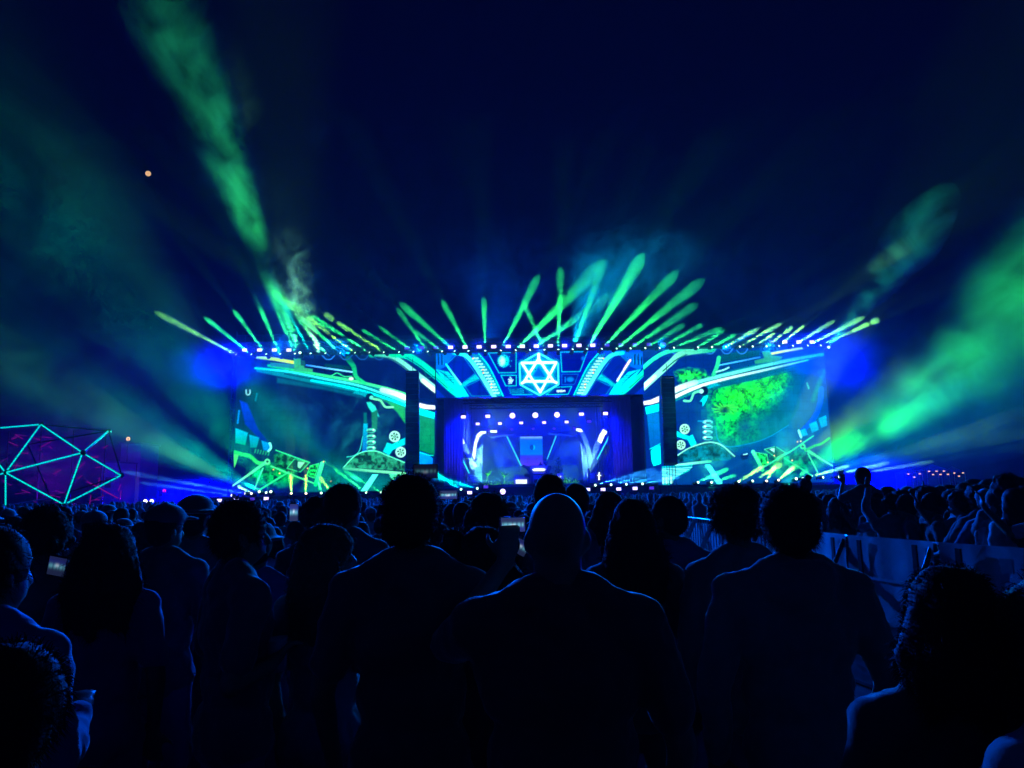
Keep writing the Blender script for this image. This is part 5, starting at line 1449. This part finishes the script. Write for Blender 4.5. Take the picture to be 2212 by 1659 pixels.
    if g('bag'):
        bm = bmesh.new(); ell(bm, (0, -.19, 1.22), (.13, .075, .20)); parts.append(('backpack', skin(bm, 'backpack', CLOTH['charcoal'], .018, 4, _tex, .02)))
    return parts


def set_person(parts, loc, height, rz, label, group=None):
    root = empty('person', loc, rz); s = height / 1.75
    root.scale = (s, s, s)
    tag(root, label, 'person', group)
    for nm, me in parts: link(nm, me, None, root)
    return root


def by_head(px, py, Y):
    """Where a standing person is whose crown the photograph shows at px, py, and how tall."""
    p = at(px, py, Y)
    return (p.x, p.y, 0), p.z + .005


FRONT = []
def fg(px, py, Y, look, label, rz=None, hmax=None):
    loc, h = by_head(px, py, Y)
    lift = max(0, h - hmax) if hmax else 0
    loc = (loc[0], loc[1], lift); h -= lift
    hair_top = {'curly': .03, 'long': .02, 'mid': .02, 'short': .018, 'crop': .01, 'bald': .004, 'cap': .03, 'bucket': .04, 'bun': .06}[look.get('hair', 'short')]
    h = h * 1.75 / (1.75 + hair_top)
    look.setdefault('seed', len(FRONT) + 3)
    parts = make_person(look, look.get('voxel', .0125))
    r = set_person(parts, loc, h, rz if rz is not None else random.uniform(-.12, .12), label, 'spectators standing close by')
    FRONT.append((loc[0], loc[1]))
    return r


# arm of the bald man reaching up and forward, hand round a phone
fg(888, 1031, 2.6, dict(hair='short', vol=1.25, broad=1.02, top='black', legs='denim', yaw=-.12, strands=2600, fuzz=.55, skin=1), 'tall short haired man in dark T-shirt seen from behind, left of the bald man', 0.0)
bald = fg(1201, 1066, 2.12, dict(hair='bald', broad=1.16, neck=1.18, top='black', legs='black', yaw=.1, skin=0, arm_l=((-.31, .20, 1.33), (-.135, .40, 1.55), (.1, .1, 1)), grip=.5, voxel=.0105), 'broad bald man in dark T-shirt seen from behind, in front of the stage opening', 0.0)
fg(1697, 1056, 2.75, dict(hair='short', vol=1.5, broad=1.16, top='charcoal', sleeve='long', legs='black', yaw=.05, strands=3200, fuzz=.5, hood=True), 'broad man in dark hooded top beside the barricade aisle, seen from behind', 0.05)
fg(1588, 1056, 3.4, dict(hair='curly', vol=.98, broad=.92, top='charcoal', sleeve='long', legs='denim', yaw=.15, strands=4200, fuzz=.9, hcol=1), 'person with a fuzzy curly head of hair in front of the steel barricade', 0.0)
fg(1443, 1073, 4.1, dict(hair='crop', broad=.94, top='navy', sleeve='long', yaw=.75, neck=.95, skin=2, strands=900, fuzz=.4), 'slim close cropped person looking left, just left of the steel barricade', .1)
fg(1364, 1076, 3.5, dict(hair='long', vol=1.0, broad=.86, top='black', legs='black', strands=2200), 'long haired woman standing between the bald man and the close cropped person', 0.0)
fg(1313, 1060, 4.7, dict(hair='mid', vol=.95, broad=.9, top='maroon', strands=900), 'person with chin length hair just behind the right ear of the bald man', .2)
fg(1187, 1028, 4.6, dict(hair='short', vol=1.2, broad=1.0, top='charcoal', strands=900, fuzz=.5), 'tall man whose dark head rises straight above the bald head, before the DJ booth', 0.0)
fg(1243, 1046, 5.4, dict(hair='short', vol=1.0, broad=1.05, top='black', yaw=-.4), 'dark man looking aside, half hidden behind the tall head before the DJ booth', .1)
fg(1054, 1063, 3.9, dict(hair='long', vol=1.08, broad=.85, top='black', strands=2200), 'long haired woman between the two tall men in front', 0.0)
fg(978, 1138, 3.0, dict(hair='bun', broad=.82, top='navy', strands=1600, skin=0), 'short person with a rounded head beside the tall short haired man', .1)
fg(1045, 1136, 2.9, dict(hair='mid', vol=1.05, broad=.82, top='black', strands=1800), 'short woman with rounded hair in front of the long haired woman', -.1)
fg(706, 1131, 3.2, dict(hair='long', vol=1.1, broad=.84, top='charcoal', yaw=-1.0, strands=2600, fuzz=.8, hcol=2, skin=0, len=1.1), 'long haired woman with face turned right, beside the tall short haired man', -.15)
fg(741, 1048, 4.3, dict(hair='short', vol=1.2, broad=1.0, top='black', yaw=-.6, strands=900, fuzz=.4), 'man with rounded dark head turned right, above the long haired woman in profile', 0.0)
fg(690, 1071, 4.6, dict(hair='curly', vol=.9, broad=.95, top='olive'), 'bushy haired person close to the left shoulder of the man turned right', 0.0)
cupman = fg(520, 1083, 3.1, dict(hair='short', vol=1.0, broad=1.06, top='black', yaw=-.15, strands=2200, fuzz=.6, skin=1, arm_r=((.25, -.10, 1.14), (.20, .06, 1.18), (-.1, .6, .6)), grip=.6, voxel=.0115), 'man in dark shirt in profile to the right holding a pale cup', -.9)
fg(357, 1087, 4.2, dict(hair='cap', broad=1.0, top='black', yaw=-.5, hatcol='black'), 'person in a flat dark cap turned right, left of the man with the cup', 0.0)
fg(424, 1068, 4.6, dict(hair='bucket', broad=1.0, top='charcoal', yaw=.0, hatcol='black'), 'person in a dark brimmed hat in front of the white floodlights', 0.0)
fg(108, 1104, 4.0, dict(hair='curly', vol=1.15, broad=1.05, top='black', strands=1800), 'big haired person at the left holding a lit phone', 0.0)
fg(238, 1130, 3.3, dict(hair='long', vol=1.15, broad=.9, top='navy', strands=2600), 'long haired person in front of the icosahedron, right of the lit phone', .1)
fg(-10, 1140, 2.2, dict(hair='short', broad=1.0, top='blue', sleeve='long', arm_r='bent', yaw=-.3, strands=900), 'person in blue long sleeves cut off by the left edge of the photo', -.1)
fg(28, 1404, 1.35, dict(hair='short', vol=1.5, broad=.86, top='black', strands=2600, fuzz=.7), 'very short person whose head only rises into the bottom left corner', 0.0)
fg(2040, 1220, 1.7, dict(hair='mid', vol=1.02, broad=1.0, top='black', sleeve='long', strands=5200, fuzz=.6), 'person with broad dark bushy hair near the fabric covered barricade, bottom right', 0.0)
fg(2275, 1240, 1.5, dict(hair='long', vol=1.15, broad=1.0, top='white', sleeve='long', strands=2600, arm_l=((-.27, .10, 1.16), (-.22, .30, 1.0), (0, .6, -.5))), 'person in a pale long sleeved shirt cut off by the right edge of the photo', .5)

# ---- far-off but singled out people on the right, beyond the barricade
raiser = fg(1862, 1011, 10.6, dict(hair='short', vol=1.6, broad=1.0, top='black', yaw=.5, arm_l=((-.28, .10, 1.36), (-.16, .24, 1.58), (0, 0, 1)), voxel=.014, grip=.5), 'man beyond the barricade raising a cup above the crowd', 0.0, 1.86)
FIG = fg(1737, 1025, 10.5, dict(hair='bun', broad=.95, top='black'), 'person with tied up hair standing taller than the crowd before the right wing', .2, 1.8)

for w_ in (raiser, FIG):
    o = empty('crate', (w_.location.x, w_.location.y, 0)); tag(o, 'low crate under the %s' % ('man raising a cup' if w_ is raiser else 'person with tied up hair'), 'crate')
    hh_ = w_.location.z - .005
    MB().box((0, 0, hh_ / 2), (.6, .5, hh_ * .98)).build('crate_box', M['set_dark'], o)
    MB().box((0, 0, hh_ - .012), (.64, .54, .02)).build('crate_lid', M['steel'], o)

# ---- crowd members: a few builds, copied as individuals
VAR = []
for i, lk in enumerate((dict(hair='short', top='black'), dict(hair='short', vol=1.4, top='charcoal', arm_r='bent'), dict(hair='long', broad=.86, top='black', skin=0),
                        dict(hair='cap', top='grey', legs='black'), dict(hair='curly', broad=.95, top='navy', skin=2), dict(hair='crop', broad=1.08, top='olive', skin=2),
                        dict(hair='mid', broad=.86, top='white', hcol=1, skin=0), dict(hair='bun', broad=.84, top='maroon', skin=0), dict(hair='short', top='black', arm_l='phone', arm_r='phone', skin=0),
                        dict(hair='bucket', top='blue', legs='denim'), dict(hair='long', broad=.86, top='grey', arm_r='up', hcol=2), dict(hair='short', top='charcoal', sleeve='long', bag=True))):
    lk['seed'] = 40 + i
    VAR.append((make_person(lk, .023, 0), lk))
DESC = ['short haired person in black T-shirt', 'thick haired person in charcoal T-shirt with one arm bent', 'long haired woman in black top', 'person in cap and grey T-shirt', 'curly haired person in navy T-shirt',
        'broad close cropped man in olive T-shirt', 'woman with chin length hair in white top', 'woman with tied up hair in maroon top', 'person holding a phone up with both hands', 'person in bucket hat and blue T-shirt',
        'long haired woman in grey top raising one arm', 'person in long sleeved top with a backpack']
# fuller haired builds for the people pressed against the barricade
EV = []
for i, lk in enumerate((dict(hair='curly', vol=1.12, top='black', arm_l='lean', arm_r='lean'), dict(hair='long', vol=1.2, broad=.88, top='charcoal', arm_l='bent', arm_r='lean', sleeve='long'), dict(hair='short', vol=2.0, top='black', arm_r='bent', yaw=.5, nod=-.12),
                        dict(hair='mid', vol=1.2, broad=.88, top='white', arm_l='phone', arm_r='lean', hcol=1), dict(hair='cap', top='navy', arm_l='lean', yaw=-.5), dict(hair='curly', vol=.98, top='grey', arm_l='up', arm_r='lean', sleeve='long'), dict(hair='long', vol=1.05, top='white', sleeve='long', arm_r='bent', len=1.3))):
    lk.update(seed=70 + i, strands=700, fuzz=.9)
    EV.append(make_person(lk, .016, 1))
EDESC = ['curly haired person in black leaning', 'long haired woman in charcoal sleeves', 'thick haired man looking aside', 'woman in white holding a phone', 'person in cap and navy T-shirt', 'curly haired person raising one arm', 'long haired woman in white sleeves']
placed = list(FRONT)


def free(x, y, d):
    return all((x - a) ** 2 + (y - b) ** 2 > d * d for a, b in placed)


def lane(x, y): return (2.45 < x < 4.45 and y < 30) or (.17 * y < x < .345 * y and y < 21) or (.34 * y < x < 5 - (y - 6) * .1 and y < 9)          # the aisle and its barricade stay clear


# ---- people pressed against the far side of the barricade, taller towards the right edge
EDGE = [(1752, 1074, 13, 1), (1806, 1070, 10.8, 2), (1842, 1066, 10.9, 4), (1880, 1070, 9.9, 2), (1925, 1064, 9.0, 1), (1958, 1066, 8.8, 4), (1986, 1046, 11, 1), (2014, 1062, 8.4, 2), (2046, 1042, 10.5, 4), (2072, 1058, 8.0, 1), (2098, 1030, 9.8, 2), (2126, 1052, 7.6, 4), (2155, 1044, 7.4, 2), (2186, 1048, 7.05, 4), (2218, 1040, 7.0, 2),
        (1792, 1066, 11.5, 1), (1822, 1062, 12.5, 4), (1893, 1062, 10.2, 1), (1915, 1046, 11.5, 3), (1944, 1058, 9.4, 4), (1972, 1050, 10.5, 2), (2000, 1050, 8.9, 11), (2028, 1046, 9.6, 1),
        (2058, 1050, 8.4, 2), (2086, 1040, 8.8, 4), (2110, 1046, 7.8, 6), (2140, 1032, 8.2, 4), (2170, 1022, 7.3, 1), (2204, 1028, 7.5, 6)]
EDGE.sort()
for j, (px, py, Y, k) in enumerate(EDGE):
    loc, h = by_head(px, py, Y)
    k = (0, 2, 1, 4, 0, 3, 2, 1, 5, 0, 2, 6, 1, 0, 2, 4, 1, 3, 0, 2, 1, 0, 4, 2, 1, 0, 6, 2, 3, 1)[j % 30]
    set_person(EV[k], loc, min(h, 2.0) * .975, random.uniform(-.4, 1.3), '%s at the barricade, %s from right' % (EDESC[k], ORD[len(EDGE) - 1 - j]), 'spectators pressed against the barricade')
    placed.append((loc[0], loc[1]))

cnt = 0
rr = random.Random(5)
MEMB = []
y = 3.4
while y < 34 and cnt < 268:
    step = .52 + y * .022
    half = .70 * y + .8
    x = -half + rr.uniform(0, step)
    while x < half and cnt < 268:
        xx, yy = x + rr.uniform(-.14, .14), y + rr.uniform(-.16, .16)
        x += step * rr.uniform(.9, 1.35)
        if lane(xx, yy) or not free(xx, yy, .46): continue
        if y < 5.4 and abs(xx) < .9: continue                # the near middle is filled by the people named above
        right = xx > 4.3
        k = rr.randrange(len(VAR))
        if k in (8, 10) and y < 6: k = 0
        h = rr.uniform(1.58, 1.80) if k not in (2, 6, 7, 10) else rr.uniform(1.52, 1.70)
        if right: h += .07
        placed.append((xx, yy)); cnt += 1
        zone = 'right crowd' if right else ('left crowd' if xx < -.25 * yy else 'middle crowd')
        dist = 'near' if yy < 7 else ('midway' if yy < 15 else 'far')
        grp = '%s, %s' % (zone, dist)
        MEMB.append((set_person(VAR[k][0], (xx, yy, 0), h, rr.uniform(-.45, .45) if not right else rr.uniform(-.2, .8), '%s, %s %s' % (DESC[k], zone, dist), 'spectators, ' + grp), xx / yy))
    y += step * 1.05

SAME = {}
for o, u in MEMB: SAME.setdefault(o['label'], []).append((u, o))
for lab, l in SAME.items():
    l.sort(key=lambda t: t[0])
    for j, (u, o) in enumerate(l):
        if len(l) > 1: o['label'] = lab + ', %s from left' % ORD[j]

# the rest of the crowd, too far off to tell apart
def far_figure(m, x, y, h, a):
    c, s = math.cos(a), math.sin(a)
    def ring(z, rx, ry, n=6): return [(x + c * rx * math.cos(t) - s * ry * math.sin(t), y + s * rx * math.cos(t) + c * ry * math.sin(t), z) for t in [2 * math.pi * i / n for i in range(n)]]
    prof = ((0, .13, .1), (h * .5, .17, .12), (h * .68, .19, .12), (h * .81, .215, .11), (h * .845, .10, .08), (h * .875, .055, .055), (h * .91, .078, .09), (h * .96, .082, .095), (h, .035, .04))
    vs, fs = [], []
    for p in prof: vs += ring(*p)
    n = 6
    for i in range(len(prof) - 1):
        for k in range(n): fs.append((i * n + k, i * n + (k + 1) % n, (i + 1) * n + (k + 1) % n, (i + 1) * n + k))
    fs.append(tuple((len(prof) - 1) * n + k for k in range(n)))
    m.add(vs, fs)


m = MB(); rr = random.Random(9)
yy = y
while yy < 80:
    half = min(.72 * yy, 40)
    x = -half
    while x < half:
        far_figure(m, x + rr.uniform(-.3, .3), yy + rr.uniform(-.4, .4), rr.uniform(1.55, 1.86), rr.uniform(-.5, .5))
        x += rr.uniform(.6, 1.1) * (1 + yy / 90)
    yy += 1.1 + yy * .02
cr = m.build('crowd', CLOTH['charcoal'], None, True); tag(cr, 'distant mass of spectators reaching up to the stage', None, None, 'stuff')

# ---- the two DJs and the performer on stage
for (zx, zy, Yp, lk, lab) in ((1172, 412, 94.6, dict(hair='short', top='black', arm_l='bent', arm_r='bent'), 'DJ in black standing behind the booth'),
                              (1115, 440, 94.9, dict(hair='cap', top='black', nod=-.5, arm_l='bent', arm_r='bent'), 'second DJ in a cap bending over the booth'),
                              (1606, 508, 92.5, dict(hair='short', top='black', sleeve='long'), 'performer in black walking across the stage by the right claw')):
    p = at(*Z8((zx, zy))[0], Yp)
    riser = p.z - 1.75 - ZS if zx < 1500 else 0
    r = set_person(make_person(lk, .02, 0), (p.x, Yp, ZS + max(0, riser)), 1.75 if zx < 1500 else min(1.9, p.z - ZS), math.pi if zx < 1500 else -1.2, lab, 'people on the stage')
o = empty('booth_riser', (bx.x, YB + 1.2, ZS)); tag(o, 'dark riser under the DJs behind the booth', 'riser')
p = at(*Z8((1172, 412))[0], 94.6); hh = max(.2, p.z - 1.75 - ZS)
MB().box((0, .3, hh / 2 - .002), (3.4, 2.2, hh - .004)).build('riser_box', M['set_dark'], o)
MB().box((0, -.82, hh / 2), (3.3, .03, hh * .8)).build('riser_skirt', M['black_cloth'], o)

# ---- things in hands
def phone(loc, rot, w=.075, h=.155, mat='plastic', label='', pic=None):
    o = empty('phone', loc); o.rotation_euler = rot; tag(o, label, 'phone')
    MB().box((0, 0, 0), (w, .009, h)).build('phone_case', M['plastic'], o)
    # the display: a little picture of the stage, drawn in display pixels
    n_, k_ = 28, 14
    land = abs(rot[1]) > 1; vs, fs, cs = [], [], []
    for r_ in range(k_ + 1):
        for c_ in range(n_ + 1):
            u, v = c_ / n_, r_ / k_
            vs.append(((.5 - v) * w * .92, -.0062, (u - .5) * h * .94) if land else ((v - .5) * w * .92, -.0062, (u - .5) * h * .94))
            X, Z = (u, 1 - v) if land else (v, u)
            b = math.exp(-((Z - .5) / .13) ** 2) * (.35 + .65 * (abs(math.sin(X * 17 + 1.3)) > .45)) * (abs(X - .5) < .46)
            hot = math.exp(-((X - .5) / .10) ** 2 - ((Z - .56) / .10) ** 2)
            cs += [.02 + .5 * hot + .1 * b, .03 + .38 * b + .5 * hot, .10 + .45 * b + .55 * hot + .12 * math.exp(-((Z - .75) / .2) ** 2), 1]
    for r_ in range(k_):
        for c_ in range(n_): i_ = r_ * (n_ + 1) + c_; fs.append((i_, i_ + 1, i_ + n_ + 2, i_ + n_ + 1))
    dm = bpy.data.meshes.new('phone_display'); dm.from_pydata(vs, [], fs)
    ca = dm.attributes.new('led', 'FLOAT_COLOR', 'POINT'); ca.data.foreach_set('color', cs)
    link('phone_display', dm, pic or M['plastic'], o)
    for i in range(2): MB().tube([(w * .25, .005, h * (.4 - i * .1)), (w * .25, .008, h * (.4 - i * .1))], w * .09, 10).build('lens', M['plastic'], o)
    return o


dimpic = mat_screen('dim_display', .22)
litpic = mat_screen('bright_display', 1.2)
phone(at(919, 1018, 3.6), (.0, math.pi / 2, .05), .068, .118, label='phone held sideways above the head of the tall short haired man', pic=dimpic)
phone(at(968, 1069, 6.0), (0, math.pi / 2, 0), .07, .15, label='small phone held sideways filming the stage, right of the tall man', pic=litpic)
sb = bald.scale[0]; bl = Vector(bald.location)
phone(bl + Vector((-.115, .42, 1.655)) * sb, (0, math.pi / 2, .1), .05, .085, label='bright phone held sideways in the raised left hand of the bald man', pic=litpic)
phone(at(635, 1107, 6.5), (0, 0, 0), .075, .15, label='upright phone with a pale screen in the left crowd', pic=litpic)
phone(at(124, 1222, 3.4), (.5, .25, .3), .075, .10, label='phone with a grey lit screen held low at the left', pic=mat_screen('grey_display', .5))
phone(at(1124, 1180, 3.3), (.4, .5, .2), .075, .07, label='small phone glinting blue close to the left cheek of the bald man', pic=mat_screen('glint_display', .6))


def cup(loc, rot, s=1.0, label=''):
    o = empty('cup', loc); o.rotation_euler = rot; o.scale = (s, s, s); tag(o, label, 'cup')
    n = 20; vs, fs = [], []
    prof = ((.0, 0), (.030, 0), (.042, .115), (.0445, .117), (.0445, .121), (.040, .120), (.028, .006), (0, .006))
    for r_, z in prof:
        for k in range(n): vs.append((r_ * math.cos(2 * math.pi * k / n), r_ * math.sin(2 * math.pi * k / n), z))
    for i in range(len(prof) - 1):
        for k in range(n): fs.append((i * n + k, i * n + (k + 1) % n, (i + 1) * n + (k + 1) % n, (i + 1) * n + k))
    MB().add(vs, fs).build('cup_wall', M['cup'], o, True)
    MB().tube([(0, 0, .07), (0, 0, .075)], .034, 16).build('drink', M['set_paint'], o)
    return o


cs = cupman.scale[0]; ca = cupman.rotation_euler.z
cup(Vector(cupman.location) + Matrix.Rotation(ca, 3, 'Z') @ Vector((.175, .10, 1.15)) * cs, (.05, -.10, 0), 1.0, 'pale plastic cup lit blue in the hand of the man at the left')
cup(Vector(raiser.location) + Vector((-.16, .28, 1.63)) * raiser.scale[0], (0, 0, 0), 1.0, 'cup raised above the crowd beyond the barricade')

# ================================================================== barricade along the aisle
pts = [Vector((4.75, 4.6, 0)), Vector((4.42, 6.0, 0)), Vector((4.05, 7.4, 0)), Vector((3.80, 8.8, 0)), Vector((3.72, 10.2, 0))]
while pts[-1].y < 31: pts.append(pts[-1] + Vector((-.012, 1.35, 0)))
HB = 1.32
for i in range(len(pts) - 1):
    a, b = pts[i], pts[i + 1]; d = b - a; L = d.length; ang = math.atan2(d.y, d.x)
    root = empty('barricade', a, ang)
    near = i < 6
    tag(root, ('fabric covered crowd barricade at the aisle, ' + ('nearest the right edge of the photo', 'second from the right edge', 'third from the right edge', 'fourth from the right edge', 'fifth from the right edge', 'last one before the bare steel ones')[i]) if near else
        'bare steel crowd barricade with slanted braces along the aisle, %s beyond the fabric ones' % ORD[i - 6], 'barricade', 'fabric covered barricades' if near else 'steel barricades along the aisle')
    # local x runs along the barricade, +y is the aisle side (camera's left)
    MB().tube([(.02, 0, HB), (L - .02, 0, HB)], .014, 8).build('top_rail', M['steel'], root)
    MB().tube([(.02, 0, .06), (L - .02, 0, .06)], .024, 8).build('bottom_rail', M['steel'], root)
    if near:
        n, k = 14, 9; vs, fs = [], []
        rq = random.Random(i)
        for r_ in range(k + 1):
            for c in range(n + 1):
                u, v = c / n, r_ / k
                vs.append((.03 + u * (L - .06), .035 + .012 * math.sin(u * 19 + i) * math.sin(v * 5) + .010 * rq.uniform(-1, 1), HB + .016 - v * 1.22))
        for r_ in range(k):
            for c in range(n): fs.append((r_ * (n + 1) + c, r_ * (n + 1) + c + 1, (r_ + 1) * (n + 1) + c + 1, (r_ + 1) * (n + 1) + c))
        MB().add(vs, fs).build('scrim', M['scrim'], root, True)
        MB().box((L * .5, .06, HB - .42), (L * .96, .012, .03)).build('seam', M['scrim'], root)
        for c in (.18, .8): MB().box((L * c, .075, HB * .5), (.06, .02, HB * .96)).build('strap', M['black_cloth'], root)
        if i == 1:
            MB().box((L * .45, .085, HB - .14), (.12, .02, .12)).build('buckle', M['steel'], root)
            MB().box((L * .45, .085, HB - .36), (.07, .012, .16)).build('paper_tag', M['cup'], root)
    else:
        m = MB()
        for c in range(7): m.tube([(L * (c + .5) / 7, 0, .06), (L * (c + .5) / 7, 0, HB)], .012, 6)
        m.build('upright_bars', M['steel'], root)
        MB().box((L * .5, -.03, HB * .5), (L * .96, .006, HB * .86)).build('sheet_panel', M['sheet'], root)
    for c in ((.06,) if near else (.06, .94)):
        MB().tube([(L * c, .02, HB - .04), (L * c, .62, .05)], .026, 8).build('brace', M['black_metal' if near else 'steel'], root)  # shade put into the near braces' colour by black metal; the rest are steel
    MB().box((L * .5, .36, .03), (L * .98, .78, .03)).build('foot_plate', M['steel'], root)

# ================================================================== the air
hz = MB().box((0, 22, 17.5), (300, 220, 37)).build('haze', mat_smoke('night_haze', .0005))
tag(hz, 'thin night haze and stage fog over the whole field', None, None, 'stuff')
# added blue lights along the roof that fill the haze and rim the crowd
for px, w in ((600, 60000), (900, 60000), (1165, 60000), (1430, 60000), (1660, 70000)):
    p = at(px, 752 if px < 1200 else 745, 83.0)
    spot('crowd_fill_light', p, p + Vector(((1165 - px) / 55, -30, -9)), 46, w * (3.2 if px < 1000 else 1.2), (.0, .10 if px < 1400 else .2, 1), .8, .3)
